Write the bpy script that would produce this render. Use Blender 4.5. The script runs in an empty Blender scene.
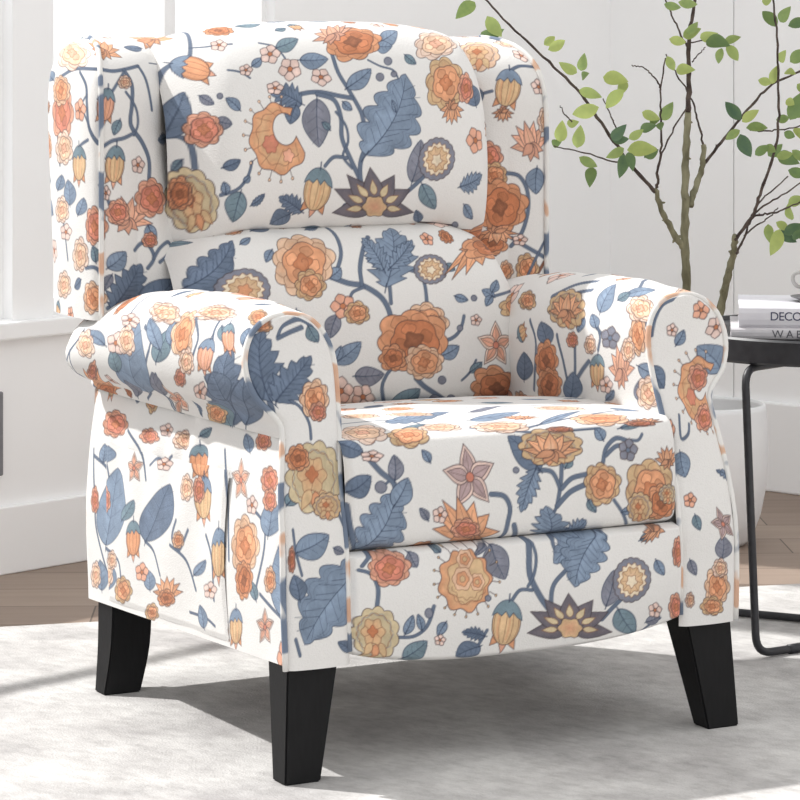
import bpy, bmesh, math, random
import numpy as np
from mathutils import Vector, Matrix
random.seed(4)
rng = np.random.default_rng(7)
scene = bpy.context.scene
COL = scene.collection

# ------------------------------------------------------------------ frames
# room axes: x runs along the panelled wall, y along the window wall, z up.  Origin under the armchair.
CA, SA = .730, .683
def room(X, Y, Z=0.0):
    """metres to the right of / in front of the camera -> room coordinates"""
    return (CA*X - SA*Y + 2.706, SA*X + CA*Y - 3.122, Z)
FOC = 3000.0
def at(u, v, Y):
    return room((u-400)/FOC*Y, Y, 1.0-(v-25)/FOC*Y)
CHAIR_ROT = math.radians(28.3) + math.atan2(SA, CA)

# ------------------------------------------------------------------ materials
def nodes(name):
    m = bpy.data.materials.new(name); m.use_nodes = True
    nt = m.node_tree; b = nt.nodes['Principled BSDF']
    return m, nt, b
def lin(c):
    return tuple((x/12.92 if x <= .04045 else ((x+.055)/1.055)**2.4) for x in c)
def rgb(r, g, b): return lin((r/255, g/255, b/255)) + (1.0,)
def noise_mat(name, c1, c2, scale=8, rough=.6, bump=0.0, bscale=200, spec=.3, detail=4, stretch=None, lo=.35, hi=.65, coat=0):
    m, nt, b = nodes(name); N = nt.nodes; L = nt.links
    tc = N.new('ShaderNodeTexCoord'); src = tc.outputs['Object']
    if stretch:
        mp = N.new('ShaderNodeMapping'); mp.inputs['Scale'].default_value = stretch
        L.new(src, mp.inputs['Vector']); src = mp.outputs['Vector']
    n = N.new('ShaderNodeTexNoise'); n.inputs['Scale'].default_value = scale; n.inputs['Detail'].default_value = detail
    L.new(src, n.inputs['Vector'])
    r = N.new('ShaderNodeValToRGB'); e = r.color_ramp.elements
    e[0].position = lo; e[0].color = c1; e[1].position = hi; e[1].color = c2
    L.new(n.outputs['Fac'], r.inputs['Fac']); L.new(r.outputs['Color'], b.inputs['Base Color'])
    b.inputs['Roughness'].default_value = rough; b.inputs['Specular IOR Level'].default_value = spec
    if coat: b.inputs['Coat Weight'].default_value = coat
    if bump:
        n2 = N.new('ShaderNodeTexNoise'); n2.inputs['Scale'].default_value = bscale; L.new(tc.outputs['Object'], n2.inputs['Vector'])
        bp = N.new('ShaderNodeBump'); bp.inputs['Strength'].default_value = bump; bp.inputs['Distance'].default_value = .002
        L.new(n2.outputs['Fac'], bp.inputs['Height']); L.new(bp.outputs['Normal'], b.inputs['Normal'])
    return m
M = {}
M['wall'] = noise_mat('wall_paint', rgb(247,247,247), rgb(249,249,249), 3, .7, .05, 300)
M['trim'] = noise_mat('trim_paint', rgb(246,246,246), rgb(248,248,248), 4, .5)
M['black_wood'] = noise_mat('black_stained_wood', rgb(7,7,9), rgb(13,13,15), 30, .5, .1, 120, .25, stretch=(6,6,1))
M['black_metal'] = noise_mat('black_powder_coat', rgb(33,33,37), rgb(44,44,48), 60, .45, .05, 600, .5)
M['ceramic'] = noise_mat('matte_white_ceramic', rgb(228,228,229), rgb(238,238,238), 6, .5, .05, 200)
M['grey_ceramic'] = noise_mat('grey_ceramic', rgb(176,174,172), rgb(196,194,190), 20, .35)
M['dark_ceramic'] = noise_mat('dark_grey_ceramic', rgb(96,96,98), rgb(120,120,122), 20, .35)
M['soil'] = noise_mat('potting_soil', rgb(60,48,40), rgb(95,78,64), 60, .9, .6, 150)
M['bark'] = noise_mat('olive_grey_bark', rgb(100,96,76), rgb(150,146,120), 45, .85, .5, 120, .2, stretch=(1,1,.35))
M['twig'] = noise_mat('dark_twig_bark', rgb(62,52,50), rgb(98,86,78), 60, .8, .3, 200, .2)
M['book_a'] = noise_mat('pale_book_cloth', rgb(222,220,226), rgb(230,229,233), 20, .55)
M['book_b'] = noise_mat('light_grey_book_cloth', rgb(196,193,196), rgb(208,205,207), 20, .6)
M['paper'] = noise_mat('book_paper', rgb(236,234,228), rgb(220,217,210), 90, .8, stretch=(1,1,30))
M['ink'] = noise_mat('dark_blue_print', rgb(52,55,84), rgb(70,74,104), 20, .6)
M['ink_grey'] = noise_mat('grey_print', rgb(84,84,90), rgb(104,104,110), 20, .6)
M['lining'] = noise_mat('grey_underside_cloth', rgb(150,148,146), rgb(164,162,160), 80, .9)
M['cream_lining'] = noise_mat('cream_lining_cloth', rgb(226,224,220), rgb(234,232,229), 80, .9)
M['outlet'] = noise_mat('grey_plastic', rgb(120,120,124), rgb(136,136,140), 20, .5)

def leaf_mat():
    m, nt, b = nodes('leaf_green'); N = nt.nodes; L = nt.links
    at_ = N.new('ShaderNodeAttribute'); at_.attribute_name = 'tint'
    n = N.new('ShaderNodeTexNoise'); n.inputs['Scale'].default_value = 40
    r = N.new('ShaderNodeValToRGB'); e = r.color_ramp.elements
    e[0].position = 0; e[0].color = rgb(62,94,82); e[1].position = 1; e[1].color = rgb(186,200,118)
    k = e.new(.5); k.color = rgb(124,150,90)
    mx = N.new('ShaderNodeMath'); mx.operation = 'MULTIPLY_ADD'; mx.inputs[1].default_value = .25
    L.new(n.outputs['Fac'], mx.inputs[0]); L.new(at_.outputs['Fac'], mx.inputs[2])
    L.new(mx.outputs[0], r.inputs['Fac']); L.new(r.outputs['Color'], b.inputs['Base Color'])
    b.inputs['Roughness'].default_value = .45
    tr = N.new('ShaderNodeBsdfTranslucent'); L.new(r.outputs['Color'], tr.inputs['Color'])
    ms = N.new('ShaderNodeMixShader'); ms.inputs[0].default_value = .3
    L.new(b.outputs[0], ms.inputs[1]); L.new(tr.outputs[0], ms.inputs[2])
    L.new(ms.outputs[0], N['Material Output'].inputs['Surface'])
    return m
M['leaf'] = leaf_mat()

def glass_mat():
    m, nt, b = nodes('window_glass'); N = nt.nodes; L = nt.links
    t = N.new('ShaderNodeBsdfTransparent'); t.inputs['Color'].default_value = (1,1,1,1)
    g = N.new('ShaderNodeBsdfGlossy'); g.inputs['Roughness'].default_value = .02
    lw = N.new('ShaderNodeLayerWeight'); lw.inputs['Blend'].default_value = .12
    mu = N.new('ShaderNodeMath'); mu.operation = 'MULTIPLY'; mu.inputs[1].default_value = .35
    L.new(lw.outputs['Fresnel'], mu.inputs[0])
    ms = N.new('ShaderNodeMixShader'); L.new(mu.outputs[0], ms.inputs[0])
    L.new(t.outputs[0], ms.inputs[1]); L.new(g.outputs[0], ms.inputs[2])
    L.new(ms.outputs[0], N['Material Output'].inputs['Surface'])
    return m
M['glass'] = glass_mat()

def fabric_mat():
    """printed linen: the woven print is stored as a point colour on the cloth, thread noise and bump come from nodes"""
    m, nt, b = nodes('floral_print_linen'); N = nt.nodes; L = nt.links
    a = N.new('ShaderNodeAttribute'); a.attribute_name = 'print'
    tc = N.new('ShaderNodeTexCoord')
    n = N.new('ShaderNodeTexNoise'); n.inputs['Scale'].default_value = 420; L.new(tc.outputs['Object'], n.inputs['Vector'])
    mr = N.new('ShaderNodeMapRange'); mr.inputs['To Min'].default_value = .95; mr.inputs['To Max'].default_value = 1.04
    L.new(n.outputs['Fac'], mr.inputs['Value'])
    mx = N.new('ShaderNodeMix'); mx.data_type = 'RGBA'; mx.blend_type = 'MULTIPLY'; mx.inputs['Factor'].default_value = 1
    L.new(a.outputs['Color'], mx.inputs['A']); L.new(mr.outputs['Result'], mx.inputs['B'])
    L.new(mx.outputs['Result'], b.inputs['Base Color'])
    b.inputs['Roughness'].default_value = .85; b.inputs['Specular IOR Level'].default_value = .15
    b.inputs['Sheen Weight'].default_value = .08
    n3 = N.new('ShaderNodeTexNoise'); n3.inputs['Scale'].default_value = 9; n3.inputs['Detail'].default_value = 3
    L.new(tc.outputs['Object'], n3.inputs['Vector'])
    ad = N.new('ShaderNodeMath'); ad.operation = 'MULTIPLY_ADD'; ad.inputs[1].default_value = 5.0
    L.new(n3.outputs['Fac'], ad.inputs[0]); L.new(n.outputs['Fac'], ad.inputs[2])
    bp = N.new('ShaderNodeBump'); bp.inputs['Strength'].default_value = .35; bp.inputs['Distance'].default_value = .0022
    L.new(ad.outputs[0], bp.inputs['Height']); L.new(bp.outputs['Normal'], b.inputs['Normal'])
    return m
M['fabric'] = fabric_mat()
def piping_mat():
    m, nt, b = nodes('floral_print_piping'); N = nt.nodes; L = nt.links
    tc = N.new('ShaderNodeTexCoord')
    n = N.new('ShaderNodeTexNoise'); n.inputs['Scale'].default_value = 17; n.inputs['Detail'].default_value = 1.5
    L.new(tc.outputs['Object'], n.inputs['Vector'])
    r = N.new('ShaderNodeValToRGB'); cr = r.color_ramp; e = cr.elements
    e[0].position = .0; e[0].color = rgb(92,104,124); e[1].position = 1; e[1].color = rgb(186,118,86)
    for p, c in ((.42, rgb(116,128,146)), (.455, rgb(222,221,218)), (.57, rgb(228,226,222)), (.61, rgb(212,176,152))):
        k = e.new(p); k.color = c
    L.new(n.outputs['Fac'], r.inputs['Fac']); L.new(r.outputs['Color'], b.inputs['Base Color'])
    b.inputs['Roughness'].default_value = .85; b.inputs['Specular IOR Level'].default_value = .15
    return m
M['piping'] = piping_mat()

def floor_mat():
    m, nt, b = nodes('oak_floorboards'); N = nt.nodes; L = nt.links
    tc = N.new('ShaderNodeTexCoord'); mp = N.new('ShaderNodeMapping'); mp.inputs['Rotation'].default_value = (0,0,math.radians(-45))
    L.new(tc.outputs['Object'], mp.inputs['Vector'])
    br = N.new('ShaderNodeTexBrick'); br.inputs['Scale'].default_value = 1
    br.inputs['Brick Width'].default_value = 1.3; br.inputs['Row Height'].default_value = .16
    br.inputs['Mortar Size'].default_value = .0018; br.inputs['Mortar Smooth'].default_value = .3
    br.inputs['Color1'].default_value = rgb(160,142,128); br.inputs['Color2'].default_value = rgb(138,120,107); br.inputs['Mortar'].default_value = rgb(92,80,70)
    L.new(mp.outputs['Vector'], br.inputs['Vector'])
    m2 = N.new('ShaderNodeMapping'); m2.inputs['Scale'].default_value = (1.2,14,1); L.new(mp.outputs['Vector'], m2.inputs['Vector'])
    n = N.new('ShaderNodeTexNoise'); n.inputs['Scale'].default_value = 3; n.inputs['Detail'].default_value = 6; L.new(m2.outputs['Vector'], n.inputs['Vector'])
    mr = N.new('ShaderNodeMapRange'); mr.inputs['To Min'].default_value = .8; mr.inputs['To Max'].default_value = 1.15; L.new(n.outputs['Fac'], mr.inputs['Value'])
    mx = N.new('ShaderNodeMix'); mx.data_type = 'RGBA'; mx.blend_type = 'MULTIPLY'; mx.inputs['Factor'].default_value = 1
    L.new(br.outputs['Color'], mx.inputs['A']); L.new(mr.outputs['Result'], mx.inputs['B']); L.new(mx.outputs['Result'], b.inputs['Base Color'])
    b.inputs['Roughness'].default_value = .5; b.inputs['Specular IOR Level'].default_value = .25
    return m
M['floor'] = floor_mat()

def rug_mat():
    m, nt, b = nodes('faded_woven_rug'); N = nt.nodes; L = nt.links
    tc = N.new('ShaderNodeTexCoord')
    n = N.new('ShaderNodeTexNoise'); n.inputs['Scale'].default_value = 3.2; n.inputs['Detail'].default_value = 9; n.inputs['Roughness'].default_value = .68
    L.new(tc.outputs['Object'], n.inputs['Vector'])
    r = N.new('ShaderNodeValToRGB'); e = r.color_ramp.elements
    e[0].position = .34; e[0].color = rgb(166,163,162); e[1].position = .62; e[1].color = rgb(216,214,211)
    L.new(n.outputs['Fac'], r.inputs['Fac'])
    n2 = N.new('ShaderNodeTexNoise'); n2.inputs['Scale'].default_value = 40; n2.inputs['Detail'].default_value = 6; n2.inputs['Roughness'].default_value = .7
    mp = N.new('ShaderNodeMapping'); mp.inputs['Scale'].default_value = (.6,1.3,1); mp.inputs['Rotation'].default_value = (0,0,math.radians(-58))
    L.new(tc.outputs['Object'], mp.inputs['Vector']); L.new(mp.outputs['Vector'], n2.inputs['Vector'])
    r2 = N.new('ShaderNodeValToRGB'); e = r2.color_ramp.elements
    e[0].position = .34; e[0].color = (.78,.775,.77,1); e[1].position = .56; e[1].color = (1,1,1,1)
    L.new(n2.outputs['Fac'], r2.inputs['Fac'])
    mx = N.new('ShaderNodeMix'); mx.data_type = 'RGBA'; mx.blend_type = 'MULTIPLY'; mx.inputs['Factor'].default_value = .8
    L.new(r.outputs['Color'], mx.inputs['A']); L.new(r2.outputs['Color'], mx.inputs['B']); L.new(mx.outputs['Result'], b.inputs['Base Color'])
    n4 = N.new('ShaderNodeTexNoise'); n4.inputs['Scale'].default_value = 260; L.new(tc.outputs['Object'], n4.inputs['Vector'])
    bp = N.new('ShaderNodeBump'); bp.inputs['Strength'].default_value = .5; bp.inputs['Distance'].default_value = .003
    L.new(n4.outputs['Fac'], bp.inputs['Height']); L.new(bp.outputs['Normal'], b.inputs['Normal'])
    b.inputs['Roughness'].default_value = .95; b.inputs['Specular IOR Level'].default_value = .1
    return m
M['rug'] = rug_mat()

# ------------------------------------------------------------------ mesh helpers
def link(name, me, mat, parent=None, smooth=True):
    o = bpy.data.objects.new(name, me); COL.objects.link(o)
    if mat: me.materials.append(M[mat] if isinstance(mat, str) else mat)
    if smooth: me.polygons.foreach_set('use_smooth', [True]*len(me.polygons))
    if parent: o.parent = parent
    return o
def obj_bm(name, bm, mat, parent=None, smooth=False):
    me = bpy.data.meshes.new(name); bmesh.ops.recalc_face_normals(bm, faces=bm.faces); bm.to_mesh(me); bm.free()
    return link(name, me, mat, parent, smooth)
def empty(name, loc=(0,0,0), rz=0):
    o = bpy.data.objects.new(name, None); COL.objects.link(o); o.location = loc; o.rotation_euler = (0,0,rz)
    o.empty_display_size = .1
    return o
def tag(o, label=None, cat=None, group=None, kind=None):
    for k, v in (('label', label), ('category', cat), ('group', group), ('kind', kind)):
        if v: o[k] = v
    return o
def box(bm, lo, hi, bev=0.0):
    r = bmesh.ops.create_cube(bm, size=1)
    for v in r['verts']:
        v.co = Vector([(lo[i]+hi[i])/2 + v.co[i]*(hi[i]-lo[i]) for i in range(3)])
    if bev:
        es = list({e for v in r['verts'] for e in v.link_edges})
        bmesh.ops.bevel(bm, geom=es, offset=bev, segments=2, affect='EDGES', profile=.5)
def prism(bm, ring_lo, ring_hi, bev=0):
    a = [bm.verts.new(p) for p in ring_lo]; b = [bm.verts.new(p) for p in ring_hi]; n = len(a)
    fs = [bm.faces.new(a[::-1]), bm.faces.new(b)]
    for i in range(n): fs.append(bm.faces.new((a[i], a[(i+1)%n], b[(i+1)%n], b[i])))
    if bev:
        bmesh.ops.bevel(bm, geom=list({e for f in fs for e in f.edges}), offset=bev, segments=2, affect='EDGES')
def catmull(pts, n=8, closed=False):
    P = [np.array(p, float) for p in pts]; out = []
    m = len(P); rngs = range(m if closed else m-1)
    for i in rngs:
        if closed: a, b, c, d = P[i-1], P[i], P[(i+1)%m], P[(i+2)%m]
        else: a, b, c, d = P[max(i-1,0)], P[i], P[i+1], P[min(i+2,m-1)]
        for k in range(n):
            t = k/n
            out.append(.5*((2*b)+(c-a)*t+(2*a-5*b+4*c-d)*t*t+(3*b-a-3*c+d)*t**3))
    if not closed: out.append(P[-1])
    return np.array(out)
def tube(bm, pts, radii, seg=8, closed=False, cap=True):
    pts = [Vector(p) for p in pts]; n = len(pts)
    if not hasattr(radii, '__len__'): radii = [radii]*n
    rings = []; ref = None
    for i, p in enumerate(pts):
        a = pts[(i-1)%n] if (closed or i > 0) else p; b = pts[(i+1)%n] if (closed or i < n-1) else p
        t = (b-a).normalized()
        if ref is None: ref = t.orthogonal().normalized()
        ref = (ref - t*ref.dot(t)).normalized(); bn = t.cross(ref)
        rings.append([bm.verts.new(p + (ref*math.cos(2*math.pi*k/seg) + bn*math.sin(2*math.pi*k/seg))*radii[i]) for k in range(seg)])
    for i in range(n if closed else n-1):
        A, B = rings[i], rings[(i+1)%n]
        for k in range(seg): bm.faces.new((A[k], A[(k+1)%seg], B[(k+1)%seg], B[k]))
    if cap and not closed:
        bm.faces.new(rings[0][::-1]); bm.faces.new(rings[-1])
def lathe(bm, prof, seg=48, c=(0,0,0)):
    rings = []
    for r, z in prof:
        rings.append([bm.verts.new((c[0]+r*math.cos(2*math.pi*k/seg), c[1]+r*math.sin(2*math.pi*k/seg), c[2]+z)) for k in range(seg)])
    for A, B in zip(rings, rings[1:]):
        for k in range(seg): bm.faces.new((A[k], A[(k+1)%seg], B[(k+1)%seg], B[k]))
    bm.faces.new(rings[0][::-1]); bm.faces.new(rings[-1])

# ------------------------------------------------------------------ upholstery panels (chair coordinates: x right, y back, z up, front at y=0)
H = .0015
def interp(x, xs, ys):
    xs = np.asarray(xs, float); ys = np.asarray(ys, float)
    return np.interp(x, xs, ys)
def smooth_interp(x, xs, ys, w=.02):
    """piecewise linear profile with rounded corners"""
    k = np.linspace(-1.5, 1.5, 7)*w
    return sum(interp(np.asarray(x)+d, xs, ys) for d in k)/len(k)
def resample(poly, n):
    poly = np.asarray(poly, float); d = np.r_[0, np.cumsum(np.linalg.norm(np.diff(poly, axis=0), axis=1))]
    s = np.linspace(0, d[-1], n)
    return np.stack([np.interp(s, d, poly[:,i]) for i in range(poly.shape[1])], 1), d[-1]
PANELS = {}
class Panel:
    """a sheet of cloth: vertex (j,i) sits at pattern position (s=i*h, t=j*h)"""
    def __init__(self, name, P, h=(H,H)):
        self.name = name; self.P = P; self.nt, self.ns = P.shape[:2]; self.h = h
        self.col = np.empty((self.nt, self.ns, 3)); self.col[:] = (225/255, 223/255, 220/255)
        PANELS[name] = self
def sheet(name, fn, ls, lt, h=H):
    ns = max(2, int(round(ls/h))+1); nt = max(2, int(round(lt/h))+1)
    S, T = np.meshgrid(np.linspace(0, ls, ns), np.linspace(0, lt, nt))
    X, Y, Z = fn(S, T)
    return Panel(name, np.stack(np.broadcast_arrays(X, Y, Z), -1).astype(float), (ls/(ns-1), lt/(nt-1)))

ZF = [.10,.16,.30,.44,.52,.60,.64]; YF = [-.018,-.020,-.016,.018,.042,.058,.064]
def y_face(z): return smooth_interp(z, ZF, YF, .02)
# arm front outline (half x): outer side going up, inner side going up
OUT = np.array([(.356,.150),(.359,.26),(.354,.36),(.346,.42),(.341,.452),(.343,.470),(.356,.487),(.372,.504),(.382,.53),(.383,.556),(.374,.582),(.357,.600),(.337,.609),(.318,.611)])
INN = np.array([(.262,.150),(.264,.30),(.263,.39),(.257,.45),(.252,.50),(.251,.54),(.256,.568),(.268,.590),(.288,.606),(.318,.611)])
OUTs = catmull(OUT, 6); INNs = catmull(INN, 6)
def facing(side):
    z0, z1 = .150, .6108; lt = z1-z0
    # denser rows near the rounded top
    def fn(S, T):
        z = z0 + T
        o = np.interp(z, OUTs[:,1], OUTs[:,0]); i = np.interp(z, INNs[:,1], INNs[:,0])
        w = .135; f = S/w
        if side < 0: x = -(o + (i-o)*f)
        else: x = i + (o-i)*f
        e = np.minimum(1, np.minimum(f, 1-f)*(o-i)/.012)
        y = y_face(z) + .006*(1-e)**2 - .004*np.sin(np.pi*f)
        return x, y, z
    return sheet('facing_l' if side < 0 else 'facing_r', fn, .135, lt)
def arm(side):
    # profile from the seat up over the roll and down to the neck under it
    inn = INNs[INNs[:,1] > .38][:-1]; out = OUTs[OUTs[:,1] > .452][::-1]
    prof = np.vstack([[(.262,.36)], inn, out, [(.338,.448)]])
    n = 380; pr, Ls = resample(prof, n)
    nrm = np.gradient(pr, axis=0); nrm = np.stack([-nrm[:,1], nrm[:,0]], 1); nrm /= np.linalg.norm(nrm, axis=1)[:,None]
    wgt = smooth_interp(np.linspace(0,1,n), [0,.18,.3,.8,.93,1], [0.2,.6,1,1,.5,0], .05)
    y0, y1 = .0, .712; lt = .712
    def fn(S, T):
        k = S/Ls*(n-1)
        px = np.interp(k, np.arange(n), pr[:,0]); pz = np.interp(k, np.arange(n), pr[:,1])
        nx = np.interp(k, np.arange(n), nrm[:,0]); nz = np.interp(k, np.arange(n), nrm[:,1]); w = np.interp(k, np.arange(n), wgt)
        f = T/lt
        off = smooth_interp(f, [0,.015,.08,.25,.45,.75,.88,.94,.975,1], [.000,.004,.010,.019,.021,.021,.018,.009,-.008,-.045], .010)
        yf = y_face(pz) + .002
        y = yf + (y1-yf)*f
        x = px + nx*w*off; z = pz + nz*w*off
        z = z + smooth_interp(f, [0,.3,.58,.72,.82,1], [0,-.006,-.016,-.032,-.044,-.060], .05)*np.clip((pz-.45)/.12, 0, 1)
        # soft vertical creases in the roll
        z = z + .0012*np.sin(T*55+np.sin(S*9)*2)*np.clip((pz-.5)/.1,0,1)
        if side < 0: x = -x
        return x, y, z
    p = sheet('arm_l' if side < 0 else 'arm_r', fn, Ls, lt)
    return p
def zbot(y): return .154 - .026*np.clip(y/.7, 0, 1)
def side_panel(side):
    Ls, lt = .715, .30
    def fn(S, T):
        f = T/lt; z = .154 + (.462-.154)*f; y = y_face(z) + .002 + S*(.703-y_face(z)-.002)/Ls
        zb = zbot(y); z = zb + (.462-zb)*f
        xo = interp(z, OUTs[:,1], OUTs[:,0])
        x = np.where(y < .06, xo, xo) * 1.0
        x = x - .002 + .006*np.sin(np.pi*np.clip(S/Ls,0,1))*np.sin(np.pi*f)
        r = np.clip((.03-(Ls-S))/.03, 0, 1); x = x - .018*r**2
        x = x - .002*np.clip((f-.9)/.1, 0, 1) - .003*np.clip(y/.7, 0, 1)
        # hand-pulled pocket top: gentle puckers
        x = x + .004*np.exp(-((y-.33)/.10)**2-((z-.40)/.05)**2)*np.sin(y*90) + .0015*np.sin(y*60+z*20)*f
        return (-x if side < 0 else x), y, z
    return sheet('side_l' if side < 0 else 'side_r', fn, Ls, lt, H if side < 0 else .003)
SW = .263
def seat():
    # front drop then rounded edge then top running back
    prof = [(.020,.292),(.004,.298),(-.008,.308),(-.012,.33),(-.012,.38),(-.008,.415),(-.001,.434),(.006,.4415),(.020,.4465),(.06,.450),(.16,.452),(.28,.446),(.40,.433),(.52,.418)]
    pr = catmull(prof, 8); pr, lt = resample(pr, 500)
    n = 500
    def fn(S, T):
        k = T/lt*(n-1); y = np.interp(k, np.arange(n), pr[:,0]); z = np.interp(k, np.arange(n), pr[:,1])
        f = S/(2*SW)*2-1; x = f*SW
        top = np.clip((z-.40)/.04, 0, 1)
        z = z + top*(.010*(1-np.abs(f)**2.5) - .004)*np.clip(y/.1,0,1)
        y = y - .006*(1-f**4)*(1-np.clip(y/.05,0,1)) + .010*np.clip((np.abs(f)-.96)/.04,0,1)**2
        return x, y, z
    return sheet('seat', fn, 2*SW, lt)
def footrest():
    lt = .19
    def fn(S, T):
        f = S/(2*SW)*2-1; x = f*SW
        zb = .136 + .026*np.abs(f)**3.0
        g = T/lt
        z = zb + (.296-zb)*g
        y = -.022 - .012*np.sin(np.pi*np.clip(g,0,1))*(1-.6*f**4)
        y = y + .022*np.clip((g-.955)/.045,0,1)**2 + .022*np.clip((.06-g)/.06,0,1)**2 + .010*np.clip((np.abs(f)-.965)/.035,0,1)**2
        return x, y, z
    return sheet('footrest', fn, 2*SW, lt)
def cushion_x(S, L, CA_=.270):
    """rounded cross-section of the back cushions: returns x and inward depth"""
    f = S/L*2-1
    x = np.sin(np.clip(f,-1,1)*math.pi/2*.985)**1
    xs = np.sign(f)*np.abs(f)**.96
    x = xs*CA_
    a = np.abs(f)
    dep = .018*a**2 + .105*np.clip((a-.70)/.30,0,1)**2.4
    return x, dep, f
def back_upper():
    prof = [(.492,.690),(.470,.700),(.452,.722),(.443,.76),(.444,.81),(.455,.87),(.475,.925),(.500,.962),(.535,.990),(.580,1.004),(.640,1.004),(.700,.992),(.760,.965)]
    pr, lt = resample(catmull(prof, 10), 500); n = 500; L = .62
    def fn(S, T):
        k = T/lt*(n-1); y = np.interp(k, np.arange(n), pr[:,0]); z = np.interp(k, np.arange(n), pr[:,1])
        x, dep, f = cushion_x(S, L)
        low = np.clip((.78-z)/.09, 0, 1)
        z = z - low*.055*np.clip((f-.50)/.50, 0, 1)**1.5 - low*.03*np.clip((-f-.6)/.4,0,1)**1.6
        y = y + dep*np.clip((.78-y)/.25, 0, 1)
        z = z - .034*np.abs(f)**3*np.clip((z-.86)/.13, 0, 1)
        return x, y, z
    return sheet('back_upper', fn, L, lt)
def back_lower():
    prof = [(.46,.412),(.425,.43),(.405,.46),(.398,.51),(.402,.57),(.415,.62),(.435,.662),(.460,.688),(.490,.698)]
    pr, lt = resample(catmull(prof, 10), 300); n = 300; L = .62
    def fn(S, T):
        k = T/lt*(n-1); y = np.interp(k, np.arange(n), pr[:,0]); z = np.interp(k, np.arange(n), pr[:,1])
        x, dep, f = cushion_x(S, L, .292)
        up = np.clip((z-.55)/.14, 0, 1)
        z = z - up*.055*np.clip((f-.50)/.50, 0, 1)**1.5 - up*.03*np.clip((-f-.6)/.4,0,1)**1.6
        x = x*(1-.05*up)
        return x, y + dep*(.62+.3*up), z
    return sheet('back_lower', fn, L, lt)
WING = [(.225,.640),(.250,.612),(.276,.585),(.295,.572),(.325,.561),(.355,.554),(.376,.551),(.388,.556),(.394,.570),(.397,.60),(.396,.65),(.392,.70),(.384,.735),(.366,.755),(.335,.763),(.27,.765)]
def wing(side):
    pr, Ls = resample(catmull(WING, 8), 400); n = 400
    vp = [(1,.563),(1,.63),(1,.80),(.99,.87),(.95,.905),(.88,.928),(.76,.948),(.58,.965),(.36,.976),(.12,.981)]
    vp = catmull([(a*.15, b) for a, b in vp], 8); vr, lt = resample(vp, 300)
    cx, cy = .31, .70
    def fn(S, T):
        k = S/Ls*(n-1); x = np.interp(k, np.arange(n), pr[:,0]); y = np.interp(k, np.arange(n), pr[:,1])
        q = T/lt*299; sc = np.interp(q, np.arange(300), vr[:,0])/.15; z = np.interp(q, np.arange(300), vr[:,1])
        x = np.where(x > cx, cx + (x-cx)*(.35+.65*sc), x); y = cy + (y-cy)*sc
        y = y + .05*np.clip((z-.6)/.38, 0, 1)*np.clip((y-.62)/.15, 0, 1) - .0
        inner = np.clip(1-S/.125, 0, 1)
        y = y - .095*inner*np.clip((.84-z)/.26, 0, 1)
        return (-x if side < 0 else x), y, z
    return sheet('wing_l' if side < 0 else 'wing_r', fn, Ls, lt)
def back_panel():
    def fn(S, T):
        z = .132 + T*.83/.84; up = np.clip((z-.43)/.12, 0, 1)
        x = (-.352 + S)*(.955-.10*up)
        y = .690 + .06*up + .045*np.clip((z-.6)/.38,0,1)
        return x, y, z
    return sheet('back_panel', fn, .704, .84, .003)
def pocket():
    """flat pouch stitched to the left side panel"""
    Ls, lt = .43, .235
    def fn(S, T):
        y = .165 + S; zb = zbot(y)+.008; z = zb + T
        e = np.minimum(1, np.minimum(np.minimum(S, Ls-S), T)/.008)
        bulge = .006*np.sin(np.pi*S/Ls)*np.clip((T-.02)/.2,0,1)
        x = interp(z, OUTs[:,1], OUTs[:,0]) - .0012 - .003*np.clip(y/.7, 0, 1) + .006*np.sin(np.pi*np.clip((y+.012)/.715,0,1))*np.sin(np.pi*np.clip((z-zb)/.31,0,1)) + .0022*e + bulge
        x = x + .0035*np.exp(-((lt-T)/.06)**2)*np.sin(S*62+.6) + .002*np.exp(-((T-.13)/.1)**2)*np.sin(S*38+T*12)
        return -x, y, z
    return sheet('pocket', fn, Ls, lt)
for s in (-1, 1): facing(s); arm(s); side_panel(s); wing(s)
seat(); footrest(); back_upper(); back_lower(); back_panel(); pocket()

# ------------------------------------------------------------------ the printed floral pattern
K = dict(blue=(130,146,166), dblue=(108,122,142), grey=(130,132,144), teal=(120,140,150), dark=(106,103,112), line=(70,58,60), bline=(58,68,88), stem=(98,110,128),
         peach=(226,192,164), orange=(214,156,120), rust=(190,124,90), tan=(208,178,140), cream=(230,215,190), red=(204,132,112), salmon=(220,166,142),
         mauve=(178,155,155), pink=(224,198,188), brown=(132,88,68), yellow=(209,192,158), pale=(234,210,194))
K = {k: np.array(v)/255 for k, v in K.items()}
def mottle(p):
    g = np.zeros((p.nt, p.ns))
    for k, amp in ((.022, .5), (.009, .5), (.0035, .35)):
        a, b = max(2, int(p.nt*p.h[1]/k)+2), max(2, int(p.ns*p.h[0]/k)+2); q = rng.normal(0, 1, (a, b))
        y = np.linspace(0, a-1.001, p.nt); x = np.linspace(0, b-1.001, p.ns); j = y.astype(int); i = x.astype(int); fy = (y-j)[:,None]; fx = (x-i)[None]
        g += amp*((q[j][:,i]*(1-fx)+q[j][:,i+1]*fx)*(1-fy)+(q[j+1][:,i]*(1-fx)+q[j+1][:,i+1]*fx)*fy)
    return g
WASH = {k: mottle(p) for k, p in PANELS.items()}
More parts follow.
